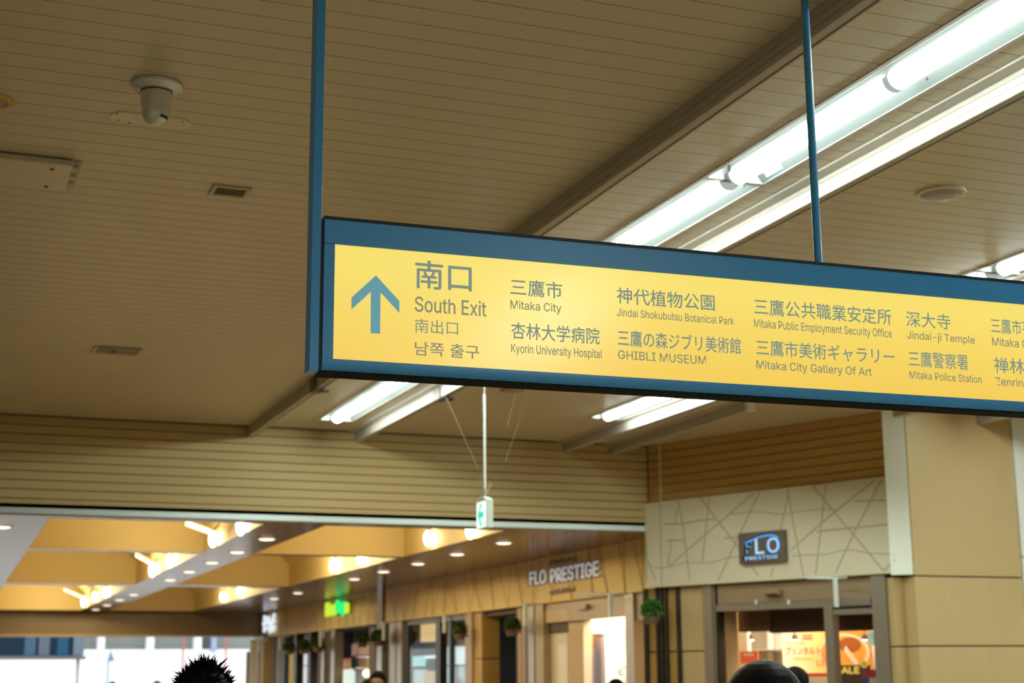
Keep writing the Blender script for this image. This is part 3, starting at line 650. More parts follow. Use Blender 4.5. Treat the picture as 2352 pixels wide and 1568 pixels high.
# far end of the corridor
HZ = 2.42
hd = struct(MB().box(-8, 7.3, 34.2, 34.8, HZ, 5.6).build('wall_exit', 'header', xf=cxf))
MB().box(-8, 7.3, 34.17, 34.2, HZ, HZ + 0.05).build('edge_trim', 'steel_warm', hd, xf=cxf)
struct(MB().box(-14, -6, 13.8, 34.8, 0, 5.6).build('wall_corridor', 'wall_plain'))
ec = thing('end_pillar', cxf((7.2, 34.2, 0)), 'tan end pillar right of the bright exit opening', 'pillar')
MB().box(6.90, 8.6, 33.8, 34.8, 0, 2.36).build('shaft', 'tan_panel', ec, xf=cxf); MB().box(6.88, 8.62, 33.78, 34.82, 2.36, 2.43).build('band', 'steel', ec, xf=cxf); MB().box(6.90, 8.6, 33.8, 34.8, 2.43, 3.4).build('head', 'header', ec, xf=cxf)
fl = thing('exit_doorway', cxf((6.75, 34.5, 0)), 'bright steel edge frame at the right of the exit opening', 'doorway')
MB().box(6.72, 6.86, 34.4, 34.55, 0, 2.35).build('jamb', 'white_paint', fl, xf=cxf, bevel=0.02); MB().box(6.64, 6.70, 34.4, 34.5, 0, 2.1).build('inner_jamb', 'steel', fl, xf=cxf)

# outside in daylight
struct(MB().box(-40, 60, 48, 90, -0.2, 0.0).build('ground', M('pavement', (0.8, 0.8, 0.78), 0.8)))
bd = thing('building', (8, 62, 0), 'pale building with white pillars seen in daylight through the far exit', 'building')
MB().box(-12, 34, 62, 66, 2.55, 8).build('upper_wall', M('bld', (0.235, 0.245, 0.225), 0.8), bd)
MB().box(-12, 34, 61.5, 66, 0, 2.58).build('lower_wall', M('bld_white', (0.9, 0.9, 0.9), 0.8), bd)
for px in (232, 345, 454, 120): 
    x = at_y(px, 1480, 61.5).x; MB().box(x - 0.12, x + 0.12, 61.3, 62, 2.5, 8).build('pillar', 'bld_white', bd)
x = at_y(490, 1480, 61.5).x; MB().box(x - 0.1, x + 0.1, 61.3, 62, 2.5, 8).build('pillar', M('bld_blue', (0.3, 0.36, 0.5), 0.6), bd)
for px in (421, 519):
    x = at_y(px, 1480, 55).x; v = thing('red_pole', (x, 55, 0), 'thin red pole outside the exit, %s' % ('left of the spiky-haired head' if px == 421 else 'behind the spiky-haired head'), 'pole', 'red poles outside')
    MB().tube((x, 55, 0), (x, 55, 4.5), 0.035, 8).build('shaft', M('red_pole', (0.5, 0.12, 0.12), 0.5), v); MB().tube((x, 55, 0), (x, 55, 0.05), 0.12, 12).build('foot', 'red_pole', v)
x0 = at_y(-80, 1480, 46).x; x1 = at_y(190, 1480, 46).x; z0 = at_y(60, 1506, 46).z
v = thing('canopy_board', ((x0 + x1) / 2, 46, 0), 'dark blue glazed canopy edge at the upper left of the exit opening', 'canopy')
MB().box(x0, x1, 46, 46.4, z0, z0 + 1.2).build('board', M('canopy_blue', (0.015, 0.05, 0.10), 0.15, spec=0.7), v); MB().box(x0, x1 + 0.1, 45.95, 46.5, z0 - 0.10, z0).build('edge', M('canopy_edge', (0.25, 0.28, 0.32), 0.4), v)
for i, (c, t) in enumerate((((0.10, 0.22, 0.36), 0.50), ((0.20, 0.26, 0.36), 0.62), ((0.04, 0.16, 0.32), 0.78), ((0.28, 0.36, 0.46), 0.92))):
    xx = x0 + (x1 - x0) * t; MB().box(xx, xx + 0.30, 45.98, 46, z0 + 0.02, z0 + 1.1).build('glazing', M('cg%d' % i, c, 0.2), v)
for px in (-60, 180): 
    x = at_y(px, 1500, 46.2).x; MB().box(x - 0.05, x + 0.05, 46.15, 46.25, 0, z0).build('leg', 'white_paint', v)
x = at_y(249, 1510, 50).x; v = thing('street_sign', (x, 50, 0), 'pale blue street sign on a thin post outside the exit', 'sign post')
MB().tube((x, 50, 0), (x, 50, 2.15), 0.03, 8).build('post', M('sgn_b', (0.25, 0.40, 0.62), 0.5), v)
zz = at_y(254, 1505, 50).z; MB().prism([(x - 0.05, 49.98, zz - 0.20), (x + 0.2, 49.98, zz - 0.17), (x + 0.06, 49.98, zz + 0.18)], (0, 0.03, 0)).build('plate', 'sgn_b', v)

# ================================================================== CORNER SHOP (angled front)
def db(px0, px1, py0, py1, w0, w1, name, mat, par, zmin=None, zmax=None, bevel=0.0, pym=None):
    """a flat piece of the angled shop front between two pixel columns and rows, w0..w1 metres into the shop"""
    ym = pym or min((py0 + py1) / 2, 1480)
    u0 = dp(px0, ym, w0)[0]; u1 = dp(px1, ym, w0)[0]
    z1 = dp((px0 + px1) / 2, py0, w0)[1]; z0 = dp((px0 + px1) / 2, py1, w0)[1]
    if zmin is not None: z0 = zmin
    if zmax is not None: z1 = zmax
    return MB().obox(D3(u0, z0, w0), DT * (u1 - u0), DN * (w1 - w0), (0, 0, z1 - z0)).build(name, mat, par, bevel=bevel)
def d_on(px, py, wd): u, z = dp(px, py, wd); return D3(u, z, wd)
FB = FPZ0 - 0.002
cs = thing('corner_shopfront', D3(1.4, 0), 'steel framed glass front of the corner shop under the cream panel', 'shop front')
M('dark_brown', (0.085, 0.05, 0.03), 0.6); M('mid_brown', (0.17, 0.10, 0.06), 0.6)
for a, b in ((1486, 1506.5), (1512, 1517.5), (1521.5, 1527), (1532, 1554)):
    db(a, b, 1350, 1568, 0.07, 0.09, 'amber_panel', 'amber_panel', cs, 1.792, FB); db(a, b, 1350, 1568, 0.07, 0.09, 'amber_panel', 'amber_panel', cs, 0, 1.778)
for a, b in ((1478.5, 1486), (1506.5, 1512), (1517.5, 1521.5), (1527, 1532), (1554, 1562.6)):
    db(a, b, 1350, 1568, 0.04, 0.12, 'slim_post', 'black_post', cs, 0, FB)
db(1562.6, 1617, 1350, 1568, 0.06, 0.09, 'tan_panel', 'column', cs, 1.792, FB); db(1562.6, 1617, 1350, 1568, 0.06, 0.09, 'tan_panel', 'column', cs, 0, 1.780)
db(1480, 1617, 1480, 1490, 0.092, 0.10, 'joint', 'black_post', cs, 1.77, 1.80)
db(1617, 1637, 1340, 1568, 0.02, 0.14, 'steel_jamb', 'steel', cs, 0, FB, 0.004)
db(1637, 1645, 1340, 1568, 0.05, 0.14, 'warm_jamb', 'steel_warm', cs, 0, FB); db(1645, 1649.5, 1340, 1568, 0.04, 0.14, 'slim_post', 'black_post', cs, 0, FB)
ul, ur = dp(1649.5, 1450, 0.05)[0], dp(2006, 1450, 0.05)[0]
zh = dp(1800, 1398, 0.05)[1]; zh2 = dp(1800, 1381, 0.05)[1]
MB().obox(D3(ul, zh2, 0.05), DT * (ur - ul), DN * 0.09, (0, 0, FB - zh2)).build('door_header', 'steel_warm', cs)
MB().obox(D3(ul, zh, 0.03), DT * (ur - ul), DN * 0.12, (0, 0, zh2 - zh - 0.004)).build('door_rail', 'steel', cs, bevel=0.004)
db(1894, 1913, 1340, 1568, 0.0, 0.10, 'mullion', 'steel', cs, 0, zh, 0.004); db(2006, 2038, 1340, 1568, 0.0, 0.14, 'steel_jamb', 'steel', cs, 0, FB, 0.004)
db(1913, 2006, 1398, 1410, 0.02, 0.10, 'transom', 'steel', cs, bevel=0.003); db(1916, 2004, 1393, 1398, 0.025, 0.09, 'slot', 'black_post', cs)
db(1650, 1894, 1398, 1568, 0.075, 0.083, 'glass_pane', CLEAR, cs, 0.02, zh); db(1913, 2006, 1410, 1568, 0.075, 0.083, 'glass_pane', CLEAR, cs, 0.02)
sb_ = db(1752, 1788, 1353, 1366, -0.02, 0.05, 'sensor_box', 'steel_warm', cs, bevel=0.006); db(1757, 1784, 1363, 1366, -0.024, -0.02, 'sensor_eye', 'black_post', cs)
for px in (1735, 1810): db(px - 2, px + 2, 1377, 1388, 0.0, 0.03, 'hook', 'white_paint', cs, bevel=0.003)
# room behind the glass
rm = thing('wall_shop_room', D3(1.6, 0, 1.6), None, None); struct(rm)
MB().obox(D3(0.70, 0, 0.14), DT * 0.04, DN * 0.22, (0, 0, 2.5)).build('return_wall', M('shop_tan', (0.62, 0.42, 0.20), 0.6), rm)
MB().obox(D3(0.02, 0, 0.36), DT * 0.70, DN * 0.02, (0, 0, 2.5)).build('return_wall', 'shop_tan', rm)
MB().obox(D3(0.0, 0, 0.36), DT * 0.02, DN * 1.1, (0, 0, 2.5)).build('side_wall', 'shop_tan', rm)
MB().obox(D3(2.50, 0, 0.16), DT * 0.04, DN * 1.3, (0, 0, 2.5)).build('side_wall', 'mid_brown', rm)
MB().obox(D3(0.0, 0, 1.46), DT * 2.54, DN * 0.05, (0, 0, 2.5)).build('back_wall', M('shop_grey', (0.60, 0.60, 0.52), 0.6), rm)
MB().obox(D3(0.0, 2.5, 0.16), DT * 2.54, DN * 1.35, (0, 0, 0.04)).build('lid', 'white_wall', rm)
db(1695, 1766, 1390, 1450, 0.45, 0.55, 'bulkhead', 'mid_brown', rm, zmax=2.49); db(1766, 2012, 1390, 1450, 0.48, 0.58, 'bulkhead', 'dark_brown', rm, zmax=2.49)
db(1700, 1717, 1450, 1568, 1.0, 1.06, 'white_post', 'white_wall', rm, 0, 2.49); db(1762, 1768, 1450, 1568, 1.38, 1.44, 'pipe', 'white_wall', rm, 0, 2.49)
db(1716, 1800, 1490, 1493, 1.30, 1.45, 'shelf', 'white_wall', rm)
bl = area_lamp('shop_lamp', D3(1.3, 2.46, 0.95), 0.7, 1.6, 40, (1.0, 0.84, 0.62), (0, 0, math.atan2(DT.y, DT.x) - math.pi / 2))
# poster
WP = 1.22
po = thing('food_poster', d_on(1900, 1550, WP), 'large orange and cream food poster with red lettering inside the corner shop', 'poster')
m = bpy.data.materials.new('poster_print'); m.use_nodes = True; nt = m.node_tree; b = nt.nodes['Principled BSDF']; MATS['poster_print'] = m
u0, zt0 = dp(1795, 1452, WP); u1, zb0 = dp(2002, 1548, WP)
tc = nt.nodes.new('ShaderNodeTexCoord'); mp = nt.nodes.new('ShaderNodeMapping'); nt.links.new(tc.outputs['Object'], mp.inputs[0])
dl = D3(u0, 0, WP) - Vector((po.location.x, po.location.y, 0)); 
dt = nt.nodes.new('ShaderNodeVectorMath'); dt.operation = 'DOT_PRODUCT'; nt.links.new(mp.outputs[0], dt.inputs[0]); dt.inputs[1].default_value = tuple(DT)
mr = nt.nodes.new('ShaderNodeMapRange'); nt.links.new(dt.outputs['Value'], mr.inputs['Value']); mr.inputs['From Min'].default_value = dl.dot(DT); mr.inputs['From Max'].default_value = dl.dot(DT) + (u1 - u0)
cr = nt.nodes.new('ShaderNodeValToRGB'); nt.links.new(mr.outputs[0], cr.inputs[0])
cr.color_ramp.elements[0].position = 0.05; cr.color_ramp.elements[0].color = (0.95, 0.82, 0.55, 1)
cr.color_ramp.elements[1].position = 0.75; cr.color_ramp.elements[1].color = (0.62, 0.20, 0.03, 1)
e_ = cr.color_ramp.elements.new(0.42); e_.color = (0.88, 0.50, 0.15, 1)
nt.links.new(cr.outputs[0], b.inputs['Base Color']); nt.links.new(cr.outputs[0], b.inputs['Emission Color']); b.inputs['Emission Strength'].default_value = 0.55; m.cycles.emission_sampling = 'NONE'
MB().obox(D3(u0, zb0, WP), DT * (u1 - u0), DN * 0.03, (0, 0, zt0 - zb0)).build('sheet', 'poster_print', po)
MB().obox(D3(u0, zb0 - 0.02, WP - 0.004), DT * (u1 - u0), DN * 0.03, (0, 0, 0.035)).build('lower_edge', M('poster_red', (0.5, 0.06, 0.02), 0.5), po)
def disc_px(cx_, cy_, rx, ry, a0, a1, wd, name, mat, inner=0.0):
    n = 28; k = MB(); g = [d_on(cx_ + rx * math.cos(math.radians(a0 + (a1 - a0) * i / n)), cy_ - ry * math.sin(math.radians(a0 + (a1 - a0) * i / n)), wd) for i in range(n + 1)]
    h = [d_on(cx_ + rx * inner * math.cos(math.radians(a0 + (a1 - a0) * i / n)), cy_ - ry * inner * math.sin(math.radians(a0 + (a1 - a0) * i / n)), wd) for i in range(n + 1)]
    for i in range(n): k.poly([h[i], g[i], g[i + 1], h[i + 1]])
    return k.build(name, mat, po)
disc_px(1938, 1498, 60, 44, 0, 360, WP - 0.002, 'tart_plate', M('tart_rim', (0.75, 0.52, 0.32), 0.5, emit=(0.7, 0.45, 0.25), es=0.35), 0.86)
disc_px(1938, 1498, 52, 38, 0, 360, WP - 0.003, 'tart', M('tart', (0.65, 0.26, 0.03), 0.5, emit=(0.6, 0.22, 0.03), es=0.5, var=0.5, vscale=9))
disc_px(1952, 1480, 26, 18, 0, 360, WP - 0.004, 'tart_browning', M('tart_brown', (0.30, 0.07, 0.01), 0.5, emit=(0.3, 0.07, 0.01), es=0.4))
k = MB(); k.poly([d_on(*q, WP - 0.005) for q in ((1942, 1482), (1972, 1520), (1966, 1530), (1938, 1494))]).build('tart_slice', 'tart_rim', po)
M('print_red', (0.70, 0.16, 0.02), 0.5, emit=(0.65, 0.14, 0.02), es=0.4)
def dtext(body, px0, px1, py0, py1, wd, mat, par, name='lettering', bold=0.02):
    a0, z1 = dp(px0, (py0 + py1) / 2, wd)[0], dp((px0 + px1) / 2, py0, wd)[1]; a1, z0 = dp(px1, (py0 + py1) / 2, wd)[0], dp((px0 + px1) / 2, py1, wd)[1]
    return lettering(body, lambda a, b_, c: D3(a0 + (a1 - a0) * a, z0 + (z1 - z0) * b_, wd - 0.004 * c), mat, par, name, bold)
dtext('プリンタルト', 1804, 1884, 1484, 1503, WP - 0.006, 'print_red', po); dtext('キャラメル', 1803, 1848, 1472, 1480, WP - 0.006, 'print_red', po)
dtext('1,29', 1874, 1902, 1515, 1530, WP - 0.006, 'print_red', po)
db(1820, 1870, 1509, 1512.5, WP - 0.006, WP - 0.004, 'rule', M('print_yellow', (0.8, 0.6, 0.1), 0.5, emit=(0.8, 0.6, 0.1), es=0.4), po)
db(1842, 1866, 1457, 1460, WP - 0.006, WP - 0.004, 'rule', M('print_brown', (0.3, 0.12, 0.03), 0.5), po); db(1842, 1866, 1464, 1467, WP - 0.006, WP - 0.004, 'rule', 'print_brown', po)
sl = thing('sale_sign', d_on(1955, 1560, 0.85), 'dark sale board with yellow letters inside the corner shop', 'sign')
db(1922, 1992, 1527, 1575, 0.85, 0.88, 'board', 'dark_brown', sl)
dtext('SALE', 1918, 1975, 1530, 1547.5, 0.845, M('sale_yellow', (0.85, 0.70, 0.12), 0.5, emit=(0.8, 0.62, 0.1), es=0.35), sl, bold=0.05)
disc_c = thing('round_seal', d_on(1986, 1524, 0.8), 'round yellow seal beside the sale letters', 'sticker')
g = MB(); c0 = dp(1986, 1524, 0.8); g.loft([[D3(c0[0] + 0.038 * math.cos(a), c0[1] + 0.038 * math.sin(a), wd) for a in [2 * math.pi * i / 24 for i in range(24)]] for wd in (0.79, 0.80)]).build('disc', 'sale_yellow', disc_c)
for i in range(3): MB().obox(D3(c0[0] - 0.022, c0[1] + 0.012 - 0.014 * i, 0.787), DT * 0.044, DN * 0.002, (0, 0, 0.004)).build('print_line', 'print_brown', disc_c)
bn = thing('stand_in_banner', d_on(1998, 1560, 0.7), 'red and blue banner standing in for a figure behind the right shop pane', 'banner')  # made-up cloths in place of an unclear figure
db(1976, 2016, 1537, 1556, 0.70, 0.72, 'red_cloth', M('ban_red', (0.40, 0.03, 0.04), 0.7), bn); db(1976, 1990, 1556, 1600, 0.70, 0.72, 'blue_cloth', M('ban_blue', (0.05, 0.06, 0.25), 0.7), bn); db(1992, 2014, 1556, 1600, 0.70, 0.72, 'pale_cloth', 'tan_panel', bn)
tg = thing('price_tag', d_on(1718, 1530, 0.7), 'small red and white shelf card inside the corner shop, left of the poster', 'shelf card')
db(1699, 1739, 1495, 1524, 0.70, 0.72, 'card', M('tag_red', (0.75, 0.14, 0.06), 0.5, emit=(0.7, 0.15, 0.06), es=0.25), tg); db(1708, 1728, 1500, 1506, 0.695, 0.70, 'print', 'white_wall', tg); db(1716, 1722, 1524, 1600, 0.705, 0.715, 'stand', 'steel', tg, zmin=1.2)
pp = thing('paper_notice', d_on(2002, 1482, 0.06), 'pale green paper notice on the right pane of the corner shop', 'notice')
db(1993, 2010, 1449, 1482, 0.055, 0.058, 'paper', M('notice_green', (0.62, 0.78, 0.62), 0.6), pp); db(1997, 2006, 1455, 1457, 0.053, 0.055, 'print_line', 'alu', pp); db(1997, 2006, 1462, 1464, 0.053, 0.055, 'print_line', 'alu', pp)
for (px, lab) in ((1727, 'small spot lamp left of the poster in the corner shop'), (1826, 'small spot lamp in front of the poster lettering'), (1986, 'small spot lamp in front of the tart picture')):
    c0 = d_on(px, 1468, 0.9); v = thing('shop_spot', c0, lab, 'lamp', 'spot lamps in the corner shop')
    MB().lathe(c0, [(0.026, -0.004), (0.030, 0.0), (0.026, 0.04), (0.014, 0.055), (0.001, 0.056)], 18).build('shade', 'mid_brown', v, smooth=True)
    MB().lathe(c0, [(0.001, -0.012), (0.018, -0.010), (0.026, -0.002), (0.001, 0.0)], 18).build('lens', glow('spot_lens', (1.0, 0.95, 0.85), 8), v, smooth=True)
    MB().tube(c0 + Vector((0, 0, 0.05)), (c0.x, c0.y, 2.5), 0.005, 8).build('stem', 'black_post', v)
# logo box
lg = thing('logo_sign', D3(1.4, 2.562, -0.08), 'brown box sign with glowing blue letters on the cream panel', 'sign')
lu0, lu1, lz0, lz1 = 1.145, 1.66, 2.562, 2.845
MB().obox(D3(lu0, lz0, -0.085), DT * (lu1 - lu0), DN * 0.055, (0, 0, lz1 - lz0)).build('box', M('logo_brown', (0.16, 0.115, 0.085), 0.45), lg, bevel=0.004)
BLU = glow('logo_blue', (0.10, 0.45, 1.0), 1.1); BLW = glow('logo_pale', (0.45, 0.75, 1.0), 1.0)
def lbox(a0, a1, c0, c1, body, mat, wd=-0.092, bold=0.0, name='lettering'):
    U = lambda t: lu0 + (lu1 - lu0) * t; Zz = lambda t: lz0 + (lz1 - lz0) * t
    return lettering(body, lambda a, b_, c: D3(U(a0 + (a1 - a0) * a), Zz(c0 + (c1 - c0) * b_), wd - 0.012 * c), mat, lg, name, bold)
lbox(0.14, 0.27, 0.28, 0.70, 'F', 'black_frame', bold=0.02); lbox(0.175, 0.29, 0.33, 0.72, 'F', BLU, -0.0885)
lbox(0.38, 0.58, 0.28, 0.76, 'L', BLW, bold=0.01); lbox(0.64, 0.92, 0.28, 0.78, 'O', BLU, bold=0.01); lbox(0.66, 0.90, 0.30, 0.76, 'O', BLW, -0.094)
lbox(0.15, 0.88, 0.10, 0.22, 'PRESTIGE', BLW, bold=0.01)
MB().obox(D3(lu0 + 0.04, lz0 + 0.022, -0.088), DT * 0.42, DN * 0.003, (0, 0, 0.048)).build('under_bar', 'black_frame', lg)
arc = [(0.16, 0.66), (0.30, 0.74), (0.45, 0.81), (0.60, 0.85), (0.74, 0.855), (0.84, 0.82), (0.90, 0.73)]
aq = [(lu0 + (lu1 - lu0) * a, lz0 + (lz1 - lz0) * b) for a, b in arc]
t = strip_on([(a, b + 0.010) for a, b in aq], 0.016, lambda u, z: D3(u, z, -0.091)); t.build('arc_shadow', 'black_frame', lg)
t = strip_on(aq, 0.012, lambda u, z: D3(u, z, -0.093)); t.build('arc', BLU, lg)

# ================================================================== CORRIDOR SHOPS
ws = struct(MB().box(SHOPX + 2.6, SHOPX + 2.8, FY + 0.1, 34.6, 0, 5.6).build('wall_shops', 'dark_brown', xf=cxf))
for (ya, yb) in ((13.64, 24.05), (24.45, 33.7)):
    fp = MB().box(SHOPX, SHOPX + 0.12, ya, yb, FPZ0, CC - 0.001).build('fascia_panel', 'corr_fascia', ws, xf=cxf, bevel=0.004)
    MB().box(SHOPX + 0.12, SHOPX + 2.6, ya, yb, FPZ0, FPZ0 + 0.05).build('soffit', 'dark_brown', ws, xf=cxf)
    pl = MB(); y = ya + 0.15
    while y < yb - 0.4:
        za, zb_ = FPZ0 + 0.01, CC - 0.01
        for r_ in range(2):
            y1_ = min(max(y + random.uniform(-0.40, 0.50), ya + 0.05), yb - 0.05); wdn = 0.018
            pl.poly([(SHOPX - 0.002, y - wdn, za), (SHOPX - 0.002, y1_ - wdn, zb_), (SHOPX - 0.002, y1_ + wdn, zb_), (SHOPX - 0.002, y + wdn, za)])
        y += random.uniform(0.35, 0.65)
    pl.build('line_pattern', 'corr_line', fp, xf=cxf)
pp_ = thing('steel_pillar', cxf((SHOPX, 24.25, 0)), 'slim steel pillar between the two stretches of corridor fascia', 'pillar')
MB().box(SHOPX - 0.04, SHOPX + 0.4, 24.1, 24.4, 0, CC).build('shaft', M('pillar_steel', (0.42, 0.37, 0.32), 0.25, metal=0.7), pp_, xf=cxf); MB().box(SHOPX - 0.05, SHOPX + 0.4, 24.09, 24.41, 0, 0.15).build('foot', 'steel', pp_, xf=cxf)

def cb(px0, px1, py0, py1, w0, w1, name, mat, par, zmin=None, zmax=None, pym=None, bevel=0.0):
    ym = pym or min((py0 + py1) / 2, 1500)
    ya, yb = cp(px1, ym, w0)[0], cp(px0, ym, w0)[0]; z1 = cp((px0 + px1) / 2, py0, w0)[1]; z0 = cp((px0 + px1) / 2, py1, w0)[1]
    if zmin is not None: z0 = zmin
    if zmax is not None: z1 = zmax
    return MB().box(SHOPX + w0, SHOPX + w1, ya, yb, z0, z1).build(name, mat, par, xf=cxf, bevel=bevel)
def c_pt(px, py, wd): y, z = cp(px, py, wd); return cxf((SHOPX + wd, y, z))

# --- white cafe next to the corner
cf = thing('cafe_front', c_pt(1350, 1560, 0.0) * 1.0, 'bright white lit shop front left of the hanging green plant', 'shop front'); cf.location.z = 0
cb(1436, 1455.5, 1360, 1568, 0.02, 0.14, 'steel_jamb', 'steel', cf, 0, FB)
cb(1213, 1226, 1390, 1568, 0.02, 0.2, 'steel_jamb', 'steel', cf, 0, FB); cb(1230, 1248, 1390, 1568, 0.02, 0.2, 'steel_jamb', 'steel_warm', cf, 0, FB); cb(1226, 1230, 1390, 1568, 0.06, 0.2, 'slim_post', 'black_post', cf, 0, FB)
cb(1303, 1436, 1370, 1420, 0.05, 0.2, 'door_header', 'steel_warm', cf, zmax=FB, pym=1400)
cb(1455.5, 1479, 1350, 1424, 0.05, 0.2, 'door_header', 'steel_warm', cf, zmax=FB, pym=1400)
cb(1248, 1303, 1380, 1400, 0.05, 0.2, 'sign_band', 'steel_warm', cf, zmax=FB); cb(1248, 1303, 1400, 1428.5, 0.05, 0.2, 'sign_band', 'tan_panel', cf); cb(1248, 1303, 1428.5, 1452, 0.09, 0.2, 'sign_band', 'dark_brown', cf)
cb(1248, 1303, 1452, 1568, 0.12, 0.2, 'cream_panel', M('cafe_cream', (0.75, 0.68, 0.52), 0.4), cf, zmin=0); cb(1282, 1302, 1480, 1568, 0.11, 0.12, 'glass_reflection_strip', 'white_wall', cf, zmin=0)  # white strip painted in as a glass reflection
cb(1303, 1340.5, 1420, 1568, 0.10, 0.2, 'tan_panel', 'tan_panel', cf, zmin=0); cb(1340.5, 1363, 1454, 1568, 0.3, 0.35, 'brown_panel', 'tan_panel', cf, zmin=0); cb(1363, 1381, 1454, 1568, 0.3, 0.35, 'brown_panel', 'mid_brown', cf, zmin=0)
cb(1342, 1362, 1492, 1568, 0.28, 0.3, 'pink_panel', M('cafe_pink', (0.66, 0.47, 0.36), 0.5), cf, zmin=0)
cb(1340, 1436, 1420, 1568, 0.09, 0.096, 'glass_pane', CLEAR, cf, zmin=0.02); cb(1455.5, 1479, 1424, 1568, 0.09, 0.096, 'glass_pane', CLEAR, cf, zmin=0.02)
cb(1322, 1345, 1388, 1399, 0.0, 0.05, 'sensor_box', 'steel_warm', cf)
ya, yb = cp(1485, 1480, 0)[0], cp(1250, 1480, 0)[0]
MB().box(SHOPX + 0.85, SHOPX + 0.90, ya + 0.05, yb + 0.95, 0, 2.39).build('back_wall', 'white_wall', cf, xf=cxf)
MB().box(SHOPX + 0.22, SHOPX + 0.85, yb + 0.9, yb + 0.95, 0, 2.39).build('side_wall', 'white_wall', cf, xf=cxf)
MB().box(SHOPX + 0.21, SHOPX + 0.85, ya + 0.05, yb + 0.95, 2.37, 2.39).build('lid', 'white_wall', cf, xf=cxf)
for q in ((1383, 1417, 1443.5, 1446), (1384, 1422, 1541, 1544)): cb(*q, 0.6, 0.8, 'shelf', 'tan_panel', cf)
cb(1420, 1478, 1448.5, 1451, 0.55, 0.75, 'shelf', M('shelf_orange', (0.6, 0.28, 0.12), 0.5), cf); cb(1455, 1478, 1522, 1527, 0.55, 0.75, 'shelf', 'dark_brown', cf)
MB().path([c_pt(*q, 0.5) for q in ((1438, 1531), (1423, 1538), (1422, 1549), (1433, 1549))] , 0.011, 8).build('hook_rail', 'black_post', cf)
area_lamp('cafe_lamp', cxf((SHOPX + 0.52, (ya + yb) / 2 + 0.5, 2.35)), 0.5, 3.0, 95, (1.0, 0.90, 0.74))

# --- passage opening, its dark depth painted as black sheets
dk = thing('passage_opening', c_pt(1145, 1560, 0.0), 'black unlit passage opening with amber posts between the shops', 'doorway'); dk.location.z = 0
cb(1083.5, 1107, 1400, 1568, 0.05, 0.3, 'amber_post', 'amber_panel', dk, 1.79, FB); cb(1083.5, 1107, 1400, 1568, 0.05, 0.3, 'amber_post', 'amber_panel', dk, 0, 1.775); cb(1083.5, 1107, 1500, 1515, 0.06, 0.3, 'joint', 'black_post', dk, 1.775, 1.79)
cb(1068.5, 1083.5, 1400, 1568, 0.02, 0.3, 'brown_post', 'steel_warm', dk, 0, FB)
cb(1107, 1186, 1400, 1568, 1.2, 1.25, 'painted_dark', M('void', (0.006, 0.005, 0.004), 0.9), dk, 0, FB); cb(1107, 1186, 1403, 1412, 0.1, 0.25, 'head', 'dark_brown', dk, zmax=FB)
for a, b, mt in ((1186, 1190, 'black_post'), (1190, 1197, 'amber_panel'), (1197, 1199.5, 'black_post'), (1199.5, 1206, 'amber_panel'), (1206, 1213, 'black_post')): cb(a, b, 1400, 1568, 0.05, 0.15, 'slim_post', mt, dk, 0, FB)
MB().box(SHOPX + 0.3, SHOPX + 1.25, cp(1186, 1500, 0.3)[0] - 0.1, cp(1186, 1500, 0.3)[0], 0, FB).build('painted_dark_side', 'void', dk, xf=cxf)

# --- convenience store bay with bright shelves
cv = thing('convenience_store', c_pt(1000, 1560, 0.0), 'dark framed store front with bright white shelves, left of the black passage', 'shop front'); cv.location.z = 0
LIT = lambda n, c, s: glow(n, c, s)
for a, b, mt, w0 in ((885, 893.5, 'black_post', 0.08), (893.5, 908, 'steel', 0.03), (908, 911, 'black_post', 0.06), (911, 922, 'steel', 0.03), (922, 936, 'black_post', 0.08), (1000.5, 1011, 'black_post', 0.05)):
    cb(a, b, 1420, 1568, w0, 0.16, 'post', mt, cv, 0, FB)
cb(1030, 1034.5, 1410, 1568, 0.05, 0.12, 'mullion', M('blue_mullion', (0.05, 0.09, 0.16), 0.3), cv, 0, FB)
cb(936, 1068.5, 1400, 1429, 0.06, 0.16, 'door_header', M('hdr_blue', (0.10, 0.10, 0.12), 0.3), cv, zmax=FB, pym=1425)
cb(938, 966, 1430, 1474, 0.5, 0.6, 'panel', 'tan_panel', cv); cb(966, 998, 1428, 1473, 0.5, 0.6, 'light_box', LIT('lbx', (1.0, 0.70, 0.32), 0.8), cv)
cb(936, 1000, 1475, 1499, 0.45, 0.55, 'blue_band', M('band_blue', (0.10, 0.16, 0.28), 0.4), cv); cb(932, 1000, 1499, 1505, 0.4, 0.55, 'shelf_edge', 'black_post', cv)
cb(946, 974, 1505.5, 1530, 0.7, 0.75, 'chiller', LIT('chill', (0.40, 0.85, 0.78), 0.75), cv); cb(974, 998, 1505, 1511, 0.7, 0.75, 'tube', LIT('chw', (0.8, 1.0, 0.95), 1.0), cv)
cb(931, 946, 1518, 1532, 0.72, 0.76, 'goods_row', M('goods_green', (0.08, 0.25, 0.06), 0.5), cv); cb(978, 999, 1518, 1532, 0.72, 0.76, 'goods_row', 'goods_green', cv)
cb(931, 946, 1505, 1518, 0.74, 0.78, 'goods_row', M('goods_mauve', (0.20, 0.14, 0.13), 0.5), cv); cb(975, 999, 1511, 1518, 0.74, 0.78, 'goods_row', 'goods_mauve', cv)
cb(930, 1000, 1532, 1536, 0.6, 0.75, 'shelf_edge', 'band_blue', cv)
cb(950, 974, 1537, 1568, 0.8, 0.85, 'chiller', LIT('chill2', (0.62, 0.85, 0.78), 0.6), cv, zmin=1.2); cb(974, 997, 1540, 1568, 0.8, 0.85, 'goods_row', LIT('goods_cream', (0.65, 0.48, 0.20), 0.7), cv, zmin=1.2); cb(931, 950, 1537, 1568, 0.8, 0.85, 'goods_row', 'goods_mauve', cv, zmin=1.2)
cb(1011, 1030, 1430, 1484, 0.5, 0.6, 'panel', 'tan_panel', cv)
